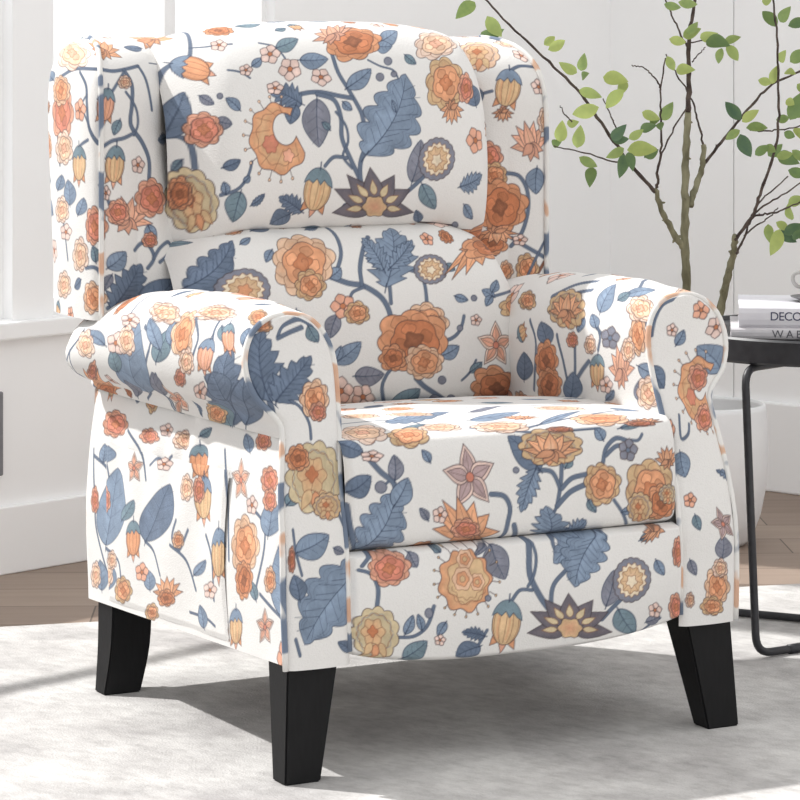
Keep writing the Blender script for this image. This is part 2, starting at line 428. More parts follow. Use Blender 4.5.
class Brush:
    def __init__(self, panel, c, a, b):
        self.p = panel; self.c = np.array(c); self.m = np.array([a, b])           # local (u,v) -> c + u*a + v*b
        self.sc = math.sqrt(abs(a[0]*b[1]-a[1]*b[0])) or .01
    def _win(self, pts, pad):
        p = self.p; lo = pts.min(0)-pad; hi = pts.max(0)+pad
        i0 = max(0, int(lo[0]/p.h[0])); i1 = min(p.ns, int(hi[0]/p.h[0])+2); j0 = max(0, int(lo[1]/p.h[1])); j1 = min(p.nt, int(hi[1]/p.h[1])+2)
        if i0 >= i1 or j0 >= j1: return None
        S, T = np.meshgrid(np.arange(i0, i1)*p.h[0], np.arange(j0, j1)*p.h[1])
        return (slice(j0, j1), slice(i0, i1)), S, T
    def _dist(self, S, T, A, B, w=None):
        d = np.full(S.shape, 9.0); wd = np.zeros(S.shape)
        for k in range(len(A)):
            ab = B[k]-A[k]; l2 = ab@ab or 1e-12
            t = np.clip(((S-A[k,0])*ab[0]+(T-A[k,1])*ab[1])/l2, 0, 1)
            e = np.hypot(S-A[k,0]-t*ab[0], T-A[k,1]-t*ab[1])
            if w is not None: e = e - (w[k] + (w[k+1]-w[k])*t)
            d = np.minimum(d, e)
        return d
    def _blend(self, sl, al, col):
        al = np.clip(al, 0, 1)[..., None]; self.p.col[sl] = self.p.col[sl]*(1-al) + np.asarray(col)*al
    def fill(self, poly, col, edge='line', ew=.0012, alpha=1.0, col2=None):
        q = self.c + np.asarray(poly) @ self.m; g = self._win(q, .004)
        if g is None: return
        sl, S, T = g; A = q; B = np.roll(q, -1, 0)
        ins = np.zeros(S.shape, bool)
        for k in range(len(A)):
            y0, y1 = A[k,1], B[k,1]
            if y0 == y1: continue
            ins ^= ((y0 > T) != (y1 > T)) & (S < (B[k,0]-A[k,0])*(T-y0)/(y1-y0)+A[k,0])
        d = self._dist(S, T, A, B); sd = np.where(ins, -d, d); h = max(self.p.h)
        c = np.asarray(K[col] if isinstance(col, str) else col)
        if col2 is not None:
            c2 = np.asarray(K[col2] if isinstance(col2, str) else col2)
            f = np.clip(-sd/(self.sc*.45), 0, 1)[..., None]; c = c*(1-f) + c2*f
        c = np.clip(c*(1+.055*WASH[self.p.name][sl])[..., None], 0, 1)
        self._blend(sl, (.5-sd/h)*alpha if alpha == 1 else np.clip(.5-sd/h, 0, 1)*alpha, c)
        if edge: self._blend(sl, np.clip(.5-(d-ew/2)/h, 0, 1)*.85, K[edge])
    def line(self, pts, col='line', w=.0012, alpha=.85, w2=None):
        q = self.c + np.asarray(pts, float) @ self.m; g = self._win(q, w+.004)
        if g is None: return
        sl, S, T = g; ww = np.linspace(w/2, (w2 if w2 is not None else w)/2, len(q)); h = max(self.p.h)
        d = self._dist(S, T, q[:-1], q[1:], ww)
        self._blend(sl, np.clip(.5-d/h, 0, 1)*alpha, K[col] if isinstance(col, str) else col)
def polar(fn, n=48, c=(0,0), sx=1, sy=1, a0=0, a1=2*math.pi):
    t = np.linspace(a0, a1, n, endpoint=abs(a1-a0) < 6.28); r = fn(t)
    return np.stack([c[0]+sx*r*np.cos(t), c[1]+sy*r*np.sin(t)], 1)
def petal(ang, r0, r1, w, pointed=True, n=12):
    u = np.linspace(0, 1, n); hw = w*np.sin(np.pi*u**(.75 if pointed else 1.35))
    if pointed: hw = hw*(1-.25*u)
    x = r0+(r1-r0)*u; P = np.vstack([np.stack([x, hw], 1), np.stack([x, -hw], 1)[::-1]])
    c, s = math.cos(ang), math.sin(ang)
    return P @ np.array([[c, s], [-s, c]])
def dim(c, f): return np.clip(K[c]*f, 0, 1)
def m_leaf(B, v, rs, style='blue plain'):
    u = np.linspace(0, 1, 60); base = np.sin(np.pi*u**.82)**.8
    tone, k = style.split(); col = {'blue':'blue','dark':'dblue','grey':'grey','teal':'teal'}[tone]
    bend = .10*np.sin(np.pi*u)
    if k == 'scalloped':
        w = base*(.46+.32*np.abs(np.sin(np.pi*u*5))**.6); w2 = base*(.46+.32*np.abs(np.sin(np.pi*(u*5+.4)))**.6); bend = .16*np.sin(np.pi*u)-.10*u**3
    elif k == 'serrated':
        w = base*(.48+.42*((u*6) % 1)); w2 = base*(.48+.42*((u*6+.5) % 1))
    else: w = base*.92; w2 = w*.92
    up = np.stack([u, w+bend], 1); dn = np.stack([u, -w2+bend], 1)[::-1]
    B.fill(np.vstack([up, dn]), col, 'bline', .0013, col2=dim(col, 1.12 if k == 'scalloped' else 1.05))
    half = np.vstack([np.stack([u, w*.98+bend], 1), np.stack([u, bend], 1)[::-1]]); B.fill(half, dim(col, .93), None, alpha=.55)
    if k == 'scalloped':
        for q in (.82, .64): B.line(np.stack([u, w*q+bend], 1)[4:-6], 'bline', .0008, .35); B.line(np.stack([u, -w2*q+bend], 1)[4:-6], 'bline', .0008, .35)
    mid = np.stack([u, bend], 1)[1:-3]; B.line(mid, 'bline', .0017, .8, .0008)
    for f in np.linspace(.14, .80, 8 if k != 'plain' else 4):
        j = int(f*59); L = .66*w[j]
        for s in (-1, 1): B.line([(f, bend[j]), (f+.08, bend[j]+s*L*.6), (f+.13, bend[j]+s*L)], 'bline', .0009, .6 if k != 'plain' else .4)
    B.line([(-.08,0),(.05,0)], 'bline', .002, .8)
def m_rose(B, v, rs, outer='peach', mid='orange', core='rust'):
    n = 7+v % 3; ph = v*1.3
    f = lambda t: .80+.20*np.abs(np.sin(n*t/2+ph))**.7 + .05*np.sin(3*t+v)
    B.fill(polar(f, 70), outer, 'line', col2=dim(outer, .96))
    for k in range(n):
        a = ph+2*math.pi*k/n+.2
        B.fill(petal(a, .34, .90, .26, False), dim(outer, 1.0 if k % 2 else .93), 'brown', .0009, col2=dim(mid, 1.05))
    B.fill(polar(lambda t: .60+.10*np.abs(np.sin(2.5*t+ph)), 50, (.04,.02)), mid, 'line', .0011, col2=dim(mid, 1.12))
    for k in range(4):
        a = ph*.7+1.6*k
        B.fill(petal(a, .10, .56, .22, False), dim(mid, 1.1 if k % 2 else .95), 'brown', .0009)
    B.fill(polar(lambda t: .27+.05*np.sin(4*t+ph), 30, (.0,.02)), core, 'brown', .0009, col2=dim(mid, 1.1))
    t = np.linspace(0, 5, 24); B.line(np.stack([.05*t*np.cos(t+ph)*.9, .05*t*np.sin(t+ph)], 1), 'brown', .0009, .7)
def m_spiky(B, v, rs):
    f = lambda t: .80+.07*np.cos(9*t)+.10*np.cos(t-2.2)
    for t in np.arange(.1, 6.2, .36):
        r = .80; d = np.array([math.cos(t), math.sin(t)]); B.line([d*r, d*1.02], 'line', .0011, .9); q = d*1.03; B.fill(polar(lambda x: .035+0*x, 8, q), 'tan', 'line', .0008)
    B.fill(polar(f, 60), 'orange', 'line', .0012, col2='tan')
    B.fill(polar(lambda t: .62+.06*np.cos(7*t), 50, (.02,.04)), 'tan', 'brown', .001, col2=dim('tan', 1.08))
    for c, r in (((-.06,-.50), .25), ((.32,.10), .23), ((-.14,.02), .31)):
        B.fill(polar(lambda t: r*(1+.08*np.cos(6*t)), 26, c), 'peach', 'brown', .0009, col2='orange'); B.fill(polar(lambda t: r*.62*(1+.1*np.cos(5*t)), 24, c), 'orange', 'brown', .0008, col2='tan'); B.fill(polar(lambda t: r*.28+0*t, 14, c), 'tan', 'brown', .0007)
    for k in (.50, .62): B.line(polar(lambda t: k+.04*np.cos(12*t), 24, (0,.05), a0=.4, a1=2.8), 'brown', .0009, .7)
def m_crescent(B, v, rs):
    for t in np.linspace(1.3, 5.0, 12):
        d = np.array([math.cos(t), math.sin(t)]); B.line([d*.8, d*1.05], 'line', .001, .9); B.fill(polar(lambda x: .04+0*x, 8, d*1.06), 'peach', 'line', .0008)
    a = np.linspace(.55, 5.4, 50); o = np.stack([np.cos(a), np.sin(a)], 1)*(.86+.05*np.cos(8*a))[:,None]
    i = np.stack([.22+.36*np.cos(a[::-1]), -.20+.40*np.sin(a[::-1])], 1)
    B.fill(np.vstack([o, i]), 'orange', 'line', .0012, col2='tan')
    for k in range(9):
        t = .8+k*.5; B.line([(.18+.42*math.cos(t), -.15+.45*math.sin(t)), (.84*math.cos(t+.1), .84*math.sin(t+.1))], 'brown', .0009, .65)
    B.line(polar(lambda t: .66+.04*np.cos(9*t), 40, a0=.7, a1=5.2), 'brown', .001, .7)
    B.fill(polar(lambda t: .22+.03*np.cos(6*t), 24, (-.28,.12)), 'red', 'brown', .0009, col2='orange'); B.fill(polar(lambda t: .16+.03*np.cos(5*t), 20, (.22,.46)), 'salmon', 'brown', .0009)
def m_daisy(B, v, rs):
    B.fill(polar(lambda t: .95+.05*np.abs(np.sin(9*t)), 72), 'grey', 'line', .0012)
    B.fill(polar(lambda t: .72+.06*np.cos(15*t), 70), 'cream', 'brown', .001)
    B.fill(polar(lambda t: .55+.06*np.cos(9*t), 50), 'tan', 'brown', .0009, col2='peach')
    for t in np.arange(0, 6.2, .7): B.line([(.3*math.cos(t), .3*math.sin(t)), (.6*math.cos(t), .6*math.sin(t))], 'brown', .0009, .6)
    B.fill(polar(lambda t: .26+.05*np.cos(5*t), 26, (0,.05)), 'orange' if v else 'cream', 'brown', .0009)
def m_lotus(B, v, rs):
    for k, a in enumerate((0.15, math.pi-.15, -.45, math.pi+.45, -.95, math.pi+.95, -1.57)):
        P = petal(a, .05, 1.0 if k < 4 else .95, .26); B.fill(P, 'dark', 'line', .0012, col2=dim('mauve', .8))
    for k, a in enumerate((.1, math.pi-.1, -.45, math.pi+.45, -1.0, math.pi+1.0, -1.57)):
        B.fill(petal(a, .30, .66, .09), 'yellow', 'brown', .0009)
    B.fill(polar(lambda t: .27+.03*np.cos(6*t), 26, (0,.0)), 'tan', 'line', .001, col2='red')
def m_bud(B, v, rs, body='tan'):
    for k, a in enumerate((.9, 1.57, 2.24)):
        B.fill(petal(a, .35, 1.12, .24), 'orange' if k != 1 else 'salmon', 'line', .001)
    B.fill(polar(lambda t: .82+.0*t, 44, (0,-.05), .95, 1), body, 'line', .0012, col2=dim(body, 1.06))
    for x in (-.62, -.34, 0, .34, .62):
        y = np.linspace(-.75, .72, 12); w = np.sqrt(np.clip(1-(y/.85)**2, 0, 1)); B.line(np.stack([x*w*1.1, y-.05], 1), 'brown', .001, .75)
    for x in (-.46, .18): 
        y = np.linspace(-.6, .6, 10); w = np.sqrt(np.clip(1-(y/.85)**2, 0, 1)); B.line(np.stack([x*w, y-.05], 1), 'orange', .003, .55)
    u = np.linspace(math.pi*1.08, math.pi*1.92, 18)
    top = np.stack([.86*np.cos(u), -.05+.92*np.sin(u)], 1); bot = np.array([(.55,-.36),(.30,-.52),(.12,-.30),(-.12,-.52),(-.32,-.32),(-.58,-.42)])
    B.fill(np.vstack([top, bot]), 'teal' if v else 'blue', 'bline', .0011)
    B.line([(0,-.9),(0,-1.2)], 'bline', .0022, .85)
def m_star(B, v, rs, c='mauve'):
    for k in range(5):
        a = -1.57+k*2*math.pi/5; B.fill(petal(a, .02, 1.0, .33), 'pink' if c == 'mauve' else 'pale', 'line', .0012); B.fill(petal(a, .08, .84, .21), c, 'line', .0009, col2=dim(c, 1.05))
        B.line([(.1*math.cos(a), .1*math.sin(a)), (.7*math.cos(a), .7*math.sin(a))], 'line', .0009, .5)
    B.fill(polar(lambda t: .15+0*t, 16), 'red', 'line', .0009)
def m_small(B, v, rs, c='pink', cc='rust'):
    for k in range(5): B.fill(petal(-1.4+k*2*math.pi/5, .05, 1.0, .42, False), c, 'line', .0011, col2=dim(c, 1.06))
    B.fill(polar(lambda t: .22+0*t, 14), cc, 'line', .0008)
def m_lily(B, v, rs, c='orange'):
    for k, a in enumerate((-3.0, -.14, -2.5, -.64, -2.05, -1.1, -1.57)):
        B.fill(petal(a, -.25, 1.0, .27), dim(c, 1.0+.06*(k % 3)), 'line', .0011, col2='peach')
        B.line([(.1*math.cos(a), .1*math.sin(a)), (.75*math.cos(a), .75*math.sin(a))], 'brown', .0009, .6)
    for a in (.5, 1.2, 1.95, 2.65): B.fill(petal(a, -.1, .62, .22), dim(c, .92), 'line', .001, col2='salmon')
def m_mum(B, v, rs, c='yellow'):
    n = 11
    B.fill(polar(lambda t: .88+.12*np.abs(np.sin(n*t/2)), 88), c, 'line', .0012, col2=dim(c, .95))
    B.fill(polar(lambda t: .66+.07*np.abs(np.sin(n*t/2+.5)), 70, (-.06,-.02)), dim(c, .93), 'brown', .0011)
    B.line(polar(lambda t: .72+.05*np.cos(n*t), 66, (-.04,0)), 'grey', .002, .5)
    B.fill(polar(lambda t: .46+.06*np.cos(6*t), 44, (-.12,-.08)), 'tan', 'brown', .001, col2='orange')
    for k in range(6):
        a = k*1.05+.3; B.line([(-.12+.1*math.cos(a), -.08+.1*math.sin(a)), (-.12+.4*math.cos(a+.3), -.08+.4*math.sin(a+.3))], 'brown', .001, .7)
    B.fill(polar(lambda t: .19+.04*np.cos(4*t), 22, (-.14,-.10)), 'rust', 'brown', .0009)
    for a in (1.1, 1.6, 2.1): B.fill(petal(a, .35, .98, .17), 'tan' if a != 1.6 else 'orange', 'brown', .001)
def m_dot(B, v, rs): B.fill(polar(lambda t: 1+0*t, 16), 'grey', 'bline', .0012)
VARS = {'roseR': lambda B,v,r: m_rose(B,v,r,'salmon','red','rust'), 'roseO': lambda B,v,r: m_rose(B,v,r,'orange','rust','brown'), 'roseT': lambda B,v,r: m_rose(B,v,r,'tan','orange','rust'),
        'roseP': lambda B,v,r: m_rose(B,v,r,'pale','peach','salmon'), 'rose': m_rose, 'spiky': m_spiky, 'cres': m_crescent, 'daisy': m_daisy, 'lotus': m_lotus, 'bud': m_bud,
        'budO': lambda B,v,r: m_bud(B,v,r,'orange'), 'budP': lambda B,v,r: m_bud(B,v,r,'salmon'), 'star': m_star, 'starP': lambda B,v,r: m_star(B,v,r,'salmon'), 'small': m_small,
        'smallB': lambda B,v,r: m_small(B,v,r,'grey','dblue'), 'smallR': lambda B,v,r: m_small(B,v,r,'salmon','rust'), 'lily': m_lily, 'lilyS': lambda B,v,r: m_lily(B,v,r,'salmon'), 'mum': m_mum,
        'mumP': lambda B,v,r: m_mum(B,v,r,'peach'), 'mumT': lambda B,v,r: m_mum(B,v,r,'tan'), 'dot': m_dot}
def paint(kind, panel, c, a, b, v=0):
    B = Brush(PANELS[panel], c, a, b)
    if kind in VARS: VARS[kind](B, v, None)
    else: m_leaf(B, v, None, kind)
def vine(panel, w, pts, col='bv'):
    B = Brush(PANELS[panel], (0,0), (1,0), (0,1)); q = catmull(pts, 6) if len(pts) > 2 else np.array(pts, float)
    c = {'bv':'stem','br':'brown','ln':'line'}[col]
    B.line(q, 'bline' if col == 'bv' else 'line', w+.0008, .8); B.line(q, dim(c, 1.06), max(w-.0008,.0008), .9)
PRINT = [
('V','back_upper',0.0058,[(-0.0045,0.2536),(0.0062,0.2931),(0.0219,0.3133),(0.0372,0.3181)]),
('V','back_upper',0.0043,[(0.0404,0.453),(0.0647,0.4484),(0.0486,0.3629),(0.0383,0.323)]),
('V','back_upper',0.0029,[(0.0437,0.3444),(0.0617,0.3394),(0.0832,0.3376),(0.1058,0.3341)]),
('V','back_upper',0.0058,[(-0.0026,0.1641),(0.0113,0.1652),(0.0207,0.1522),(0.0237,0.1196)]),
('V','back_upper',0.0043,[(0.0527,0.0845),(0.077,0.0913),(0.0941,0.109),(0.1018,0.1295)]),
('V','back_upper',0.0029,[(0.154,0.3282),(0.1794,0.3165),(0.1897,0.2933)]),
('V','back_upper',0.0065,[(0.2796,0.2988),(0.2809,0.2663),(0.2956,0.2335),(0.3097,0.2019),(0.3122,0.1819)]),
('V','back_upper',0.0065,[(0.1776,0.2179),(0.1984,0.2302),(0.2366,0.2343),(0.2762,0.2274),(0.2975,0.224)]),
('V','back_upper',0.0072,[(0.2342,0.2311),(0.2641,0.2212),(0.2728,0.1932),(0.2714,0.1627),(0.2857,0.1293),(0.3035,0.0958),(0.31,0.0742)]),
('V','back_upper',0.0036,[(0.2648,0.2025),(0.2805,0.1808),(0.2819,0.1565),(0.2713,0.1356),(0.2872,0.1173)]),
('V','back_upper',0.0029,[(0.3403,0.287),(0.3598,0.2762),(0.3833,0.2692),(0.3896,0.2557)]),
('V','back_upper',0.0072,[(0.3042,0.0836),(0.3015,0.114),(0.3055,0.1335),(0.3185,0.1559)]),
('V','back_upper',0.0051,[(0.2374,0.1213),(0.2546,0.1344),(0.2785,0.1325)]),
('V','back_upper',0.0029,[(0.2013,0.0547),(0.1791,0.0633),(0.1611,0.0716)]),
('V','back_upper',0.0065,[(0.3813,0.0723),(0.4075,0.0903),(0.4314,0.1081)]),
('V','back_upper',0.0043,[(0.4329,0.0204),(0.4815,0.0134),(0.5126,0.0231)],'ln'),
('V','back_lower',0.0058,[(0.2601,0.3365),(0.2654,0.3088),(0.2632,0.2797),(0.2504,0.2544)]),
('V','back_lower',0.0080,[(0.2379,0.2439),(0.2661,0.2336),(0.2928,0.2279),(0.3163,0.2116),(0.3275,0.1931),(0.3325,0.1719)]),
('V','back_lower',0.0065,[(0.2894,0.2281),(0.291,0.256),(0.303,0.285),(0.3187,0.3085)]),
('V','back_lower',0.0058,[(0.3334,0.2003),(0.3345,0.22),(0.3354,0.2353)]),
('V','back_lower',0.0058,[(0.3659,0.2514),(0.3868,0.2458),(0.3981,0.2297),(0.3973,0.1945)]),
('V','back_lower',0.0043,[(0.2663,0.2093),(0.2727,0.2196),(0.2926,0.2264)]),
('V','back_lower',0.0051,[(0.4171,0.1378),(0.4397,0.1428),(0.4552,0.1541),(0.4645,0.1748)]),
('V','back_lower',0.0051,[(0.3394,0.0235),(0.3198,0.0688),(0.3231,0.0911),(0.3339,0.1043)]),
('V','back_lower',0.0072,[(0.376,0.0849),(0.3929,0.0708),(0.4199,0.0541),(0.4577,0.0291)]),
('V','back_lower',0.0043,[(0.5299,0.2067),(0.5806,0.2198),(0.5975,0.2199)]),
('V','wing_r',0.0043,[(0.0881,0.008),(0.1281,0.0134),(0.148,0.0193)]),
('V','wing_r',0.0051,[(0.1404,0.3681),(0.1604,0.3759),(0.187,0.3737)]),
('V','wing_r',0.0058,[(0.2009,0.4071),(0.2009,0.3862),(0.2073,0.353)]),
('V','wing_r',0.0043,[(0.071,0.3176),(0.0846,0.3273),(0.1011,0.3322)]),
('V','wing_r',0.0058,[(0.1211,0.2014),(0.1429,0.1964),(0.1563,0.1738),(0.158,0.1419),(0.1479,0.107),(0.1297,0.085)]),
('V','wing_r',0.0058,[(0.1313,0.0977),(0.153,0.0846),(0.1864,0.0661)]),
('V','wing_r',0.0051,[(0.1864,0.0581),(0.1648,0.0301),(0.1363,0.0148),(0.1061,0.0053)],'br'),
('V','wing_r',0.0043,[(0.1994,0.1566),(0.1994,0.1325),(0.1974,0.0926)]),
('V','wing_r',0.0058,[(0.1971,0.2128),(0.1993,0.1646),(0.1994,0.1085)]),
('V','wing_l',0.0058,[(0.3132,0.3617),(0.2654,0.3752),(0.1974,0.3762),(0.1615,0.3723),(0.1116,0.3812)]),
('V','wing_l',0.0058,[(0.2461,0.3701),(0.2215,0.3487),(0.2179,0.3183),(0.2122,0.2858),(0.1937,0.2625)]),
('V','wing_l',0.0029,[(0.2181,0.3334),(0.2341,0.318),(0.2208,0.2989),(0.2025,0.2742)]),
('V','wing_l',0.0065,[(0.1434,0.3739),(0.132,0.3484),(0.1346,0.3179),(0.1372,0.2882),(0.1161,0.2623),(0.1028,0.2351),(0.104,0.2023)]),
('V','wing_l',0.0036,[(0.1446,0.3377),(0.127,0.3133),(0.1237,0.2893),(0.1316,0.2731)]),
('V','wing_l',0.0051,[(0.1848,0.2581),(0.1716,0.2652),(0.1502,0.2691),(0.1316,0.2761)]),
('V','wing_l',0.0043,[(0.1116,0.3812),(0.1017,0.3559),(0.0934,0.3096)]),
('V','wing_l',0.0051,[(0.1298,0.1017),(0.1178,0.1118),(0.1049,0.1055),(0.0987,0.089),(0.1089,0.0744)]),
('V','wing_l',0.0051,[(0.0987,0.089),(0.0871,0.1035),(0.0674,0.1117),(0.0609,0.0996),(0.0883,0.0828)]),
('V','wing_l',0.0058,[(0.1785,0.0183),(0.1502,0.0285),(0.1278,0.042)]),
('V','wing_l',0.0043,[(0.215,0.2665),(0.2408,0.2567),(0.2563,0.2427)]),
('V','wing_l',0.0051,[(0.2207,0.0763),(0.197,0.0777),(0.1878,0.06),(0.1878,0.0304)]),
('V','wing_l',0.0036,[(0.3203,0.1718),(0.3048,0.135),(0.2893,0.0834)]),
('V','wing_l',0.0043,[(0.1441,0.3703),(0.1704,0.3381)]),
('V','arm_l',0.0058,[(0.3955,0.6655),(0.4375,0.6565),(0.449,0.6277),(0.5333,0.7205)]),
('V','arm_l',0.0043,[(0.388,0.6242),(0.4434,0.646),(0.5291,0.6936)]),
('V','arm_l',0.0043,[(0.3629,0.3298),(0.391,0.2988),(0.4964,0.4559)]),
('V','arm_l',0.0043,[(0.4211,0.296),(0.4735,0.3702),(0.5071,0.3576),(0.0474,0.5099)]),
('V','arm_l',0.0043,[(0.3403,0.1005),(0.3586,0.0982),(0.3799,0.0877)]),
('V','arm_l',0.0043,[(0.0466,0.517),(0.0461,0.4444),(0.0533,0.3587)]),
('V','arm_l',0.0036,[(0.3483,0.1691),(0.3723,0.1363),(0.4108,0.1656)]),
('V','arm_l',0.0043,[(0.3595,0.5853),(0.3801,0.6079),(0.4113,0.6656)]),
('V','facing_l',0.0065,[(0.0133,0.3484),(-0.0076,0.3182),(-0.0064,0.2823),(-0.0041,0.2595)]),
('V','facing_l',0.0058,[(0.0388,0.3514),(0.0553,0.3426),(0.0591,0.3225),(0.0599,0.2992)]),
('V','facing_l',0.0058,[(0.0452,0.4337),(0.0538,0.4478),(0.0944,0.4546),(0.118,0.4442)]),
('V','facing_l',0.0058,[(0.0455,0.4311),(0.0674,0.4382),(0.0944,0.4438)]),
('V','facing_l',0.0058,[(0.119,0.2014),(0.1406,0.1729),(0.1816,0.1451)]),
('V','facing_l',0.0043,[(0.0179,0.1836),(0.0221,0.1554),(0.0331,0.1251)]),
('V','facing_l',0.0058,[(0.0179,0.0406),(0.0247,0.0205)]),
('V','seat',0.0072,[(0.0338,0.1441),(0.0485,0.1272),(0.0656,0.1128),(0.0697,0.0992)]),
('V','seat',0.0029,[(0.0476,0.1073),(0.0582,0.1133)]),
('V','seat',0.0072,[(0,0.0851),(0.0043,0.0523),(0.0153,0.0191)]),
('V','seat',0.0065,[(0.2157,0.0859),(0.2362,0.0817),(0.2458,0.0645),(0.2422,0.0398),(0.2402,0.0003)]),
('V','seat',0.0058,[(0.3291,0.1312),(0.3275,0.097),(0.321,0.0615)]),
('V','seat',0.0058,[(0.3257,0.0861),(0.3132,0.109),(0.2909,0.1133)]),
('V','seat',0.0072,[(0.321,0.0615),(0.3419,0.0794),(0.368,0.0885)]),
('V','seat',0.0065,[(0.329,0.0858),(0.3453,0.0985),(0.3715,0.1021)]),
('V','seat',0.0058,[(0.3967,0.1169),(0.4032,0.1358),(0.4217,0.1485),(0.4409,0.143)]),
('V','seat',0.0058,[(0.4023,0.1262),(0.42,0.1374),(0.4367,0.1363)]),
('V','seat',0.0036,[(0.4445,0.1441),(0.4579,0.1432),(0.4663,0.1511)]),
('V','seat',0.0043,[(0.3195,0.0589),(0.3106,0.0428)]),
('V','seat',0.0072,[(0.2693,-0.0003),(0.2533,0.0403)]),
('V','seat',0.0029,[(0.0488,0.2741),(0.1307,0.2523),(0.1462,0.1968)]),
('V','seat',0.0029,[(0.2728,0.1714),(0.3497,0.1906),(0.4735,0.2266)]),
('V','seat',0.0029,[(0.2415,0.3089),(0.3433,0.2865),(0.4615,0.2881)]),
('V','seat',0.0029,[(0.2017,0.1853),(0.2863,0.1666),(0.3995,0.1647)]),
('V','footrest',0.0065,[(0.3274,0.1343),(0.307,0.114),(0.3019,0.0885),(0.306,0.0633)]),
('V','footrest',0.0087,[(0.2726,0.189),(0.2714,0.1684),(0.2696,0.1323),(0.2842,0.097),(0.3007,0.0722)]),
('V','footrest',0.0043,[(0.2768,0.1858),(0.2817,0.1611),(0.276,0.1332),(0.2655,0.1151)]),
('V','footrest',0.0072,[(0.4213,0.0781),(0.4022,0.061),(0.3869,0.0448)]),
('V','footrest',0.0058,[(0.0095,0.1615),(0.0267,0.1535),(0.0359,0.1289),(0.0338,0.0972)]),
('V','footrest',0.0051,[(0.0648,0.0442),(0.0902,0.0466),(0.1088,0.0634),(0.1186,0.0962)]),
('V','footrest',0.0051,[(0.2398,0.0953),(0.2526,0.1101),(0.2716,0.1081)]),
('V','footrest',0.0043,[(0.2023,0.0501),(0.193,0.0309),(0.1809,0.0081)]),
('V','footrest',0.0058,[(0.0321,0.1921),(0.0143,0.1684)]),
('V','footrest',0.0051,[(0.3248,0.1924),(0.3106,0.1835),(0.3141,0.1643)]),
('V','facing_r',0.0043,[(0.0396,0.2938),(0.0303,0.2621),(0.0502,0.267),(0.0592,0.2806)]),
('V','facing_r',0.0058,[(0.0048,0.406),(0.0068,0.4296),(0.0119,0.4487),(0.0299,0.4553)]),
('V','arm_r',0.0058,[(0.1819,0.2349),(0.1463,0.2269),(0.1023,0.2326)]),
('V','arm_r',0.0058,[(0.1716,0.1831),(0.1335,0.1977),(0.0865,0.2325)]),
('V','arm_r',0.0058,[(0.1505,0.1518),(0.132,0.1812),(0.1069,0.2183)]),
('V','arm_r',0.0043,[(0.1998,0.1265),(0.1902,0.1095),(0.1863,0.0887)]),
('V','arm_r',0.0043,[(0.168,0.1227),(0.1847,0.1148),(0.1973,0.1208)]),
('V','arm_r',0.0051,[(0.2329,0.2788),(0.2476,0.2391),(0.2617,0.1907)]),
('V','arm_r',0.0051,[(0.2271,0.247),(0.2405,0.2033),(0.2466,0.1767)]),
('V','arm_r',0.0043,[(0.2039,-0.0044),(0.3735,0.2175),(0.3589,0.1665)]),
('V','arm_r',0.0036,[(0.1656,0.0376),(0.1777,0.0167)]),
('V','side_l',0.0036,[(0.4392,0.2085),(0.4166,0.2199),(0.3878,0.2177),(0.3628,0.2283)]),
('V','pocket',0.0036,[(0.2587,0.2183),(0.2208,0.2321),(0.1968,0.2285),(0.1846,0.2378)]),
('V','side_l',0.0043,[(0.342,0.1471),(0.3559,0.1218),(0.3339,0.1085),(0.303,0.1386)]),
('V','pocket',0.0043,[(0.1484,0.1515),(0.1614,0.1246),(0.1411,0.1099),(0.1127,0.1412)]),
('V','side_l',0.0043,[(0.6677,0.2062),(0.6538,0.1384),(0.6469,0.0956),(0.598,0.0317)]),
('V','pocket',0.0043,[(0.43,0.2245),(0.4301,0.1503),(0.4301,0.1026),(0.4138,0.0279)]),
('V','side_l',0.0043,[(0.4553,0.1058),(0.4242,0.0948),(0.4058,0.0663)]),
('V','pocket',0.0043,[(0.2686,0.1077),(0.2352,0.0958),(0.2162,0.065)]),
('V','side_l',0.0043,[(0.0911,0.1892),(0.062,0.1738),(0.0621,0.1424),(0.0878,0.0903)]),
('V','pocket',0.0043,[(-0.0502,0.1844),(-0.0599,0.1656),(-0.0598,0.1317),(-0.0587,0.0798)]),
('V','side_l',0.0043,[(0.0757,0.0842),(0.0422,0.0707),(0.0085,0.0576),(-0.0075,0.0374)]),
('V','pocket',0.0043,[(-0.0591,0.0712),(-0.059,0.0507),(-0.0591,0.0308),(-0.0592,0.0092)]),
('V','side_l',0.0036,[(0.309,0.0293),(0.2558,0.0284),(0.2273,0.0217)]),
('V','pocket',0.0036,[(0.1245,0.0239),(0.0687,0.0232),(0.0394,0.0162)]),
('V','side_l',0.0043,[(0.1893,0.2541),(0.1731,0.1923),(0.1681,0.1162)]),
('V','pocket',0.0043,[(0.0158,0.2609),(-0.0024,0.1943),(-0.0093,0.1132)]),
('V','side_l',0.0043,[(0.6101,0.078),(0.5648,0.067),(0.558,0.0407)]),
('V','pocket',0.0043,[(0.4301,0.0782),(0.3758,0.0671),(0.3698,0.0381)]),
('V','side_l',0.0043,[(0.0085,0.3104),(0.0002,0.2495),(-0.0104,0.1889)]),
('V','pocket',0.0043,[(-0.042,0.2777),(-0.0598,0.2384),(-0.0599,0.1742)]),
('V','side_l',0.0036,[(0.5397,0.2444),(0.4888,0.2229),(0.4525,0.1873)]),
('V','pocket',0.0036,[(0.3652,0.2595),(0.2952,0.2368),(0.2686,0.1959)]),
('V','side_l',0.0043,[(0.3632,0.1116),(0.3108,0.0981),(0.2811,0.0622)]),
('V','pocket',0.0043,[(0.1689,0.1139),(0.1225,0.0979),(0.097,0.0587)]),
('V','arm_l',0.0043,[(0.4156,0.124),(0.4416,0.1371),(0.4936,0.2378)]),
('V','side_l',0.0043,[(0.6653,0.1983),(0.6079,0.1839),(0.5831,0.1463)]),
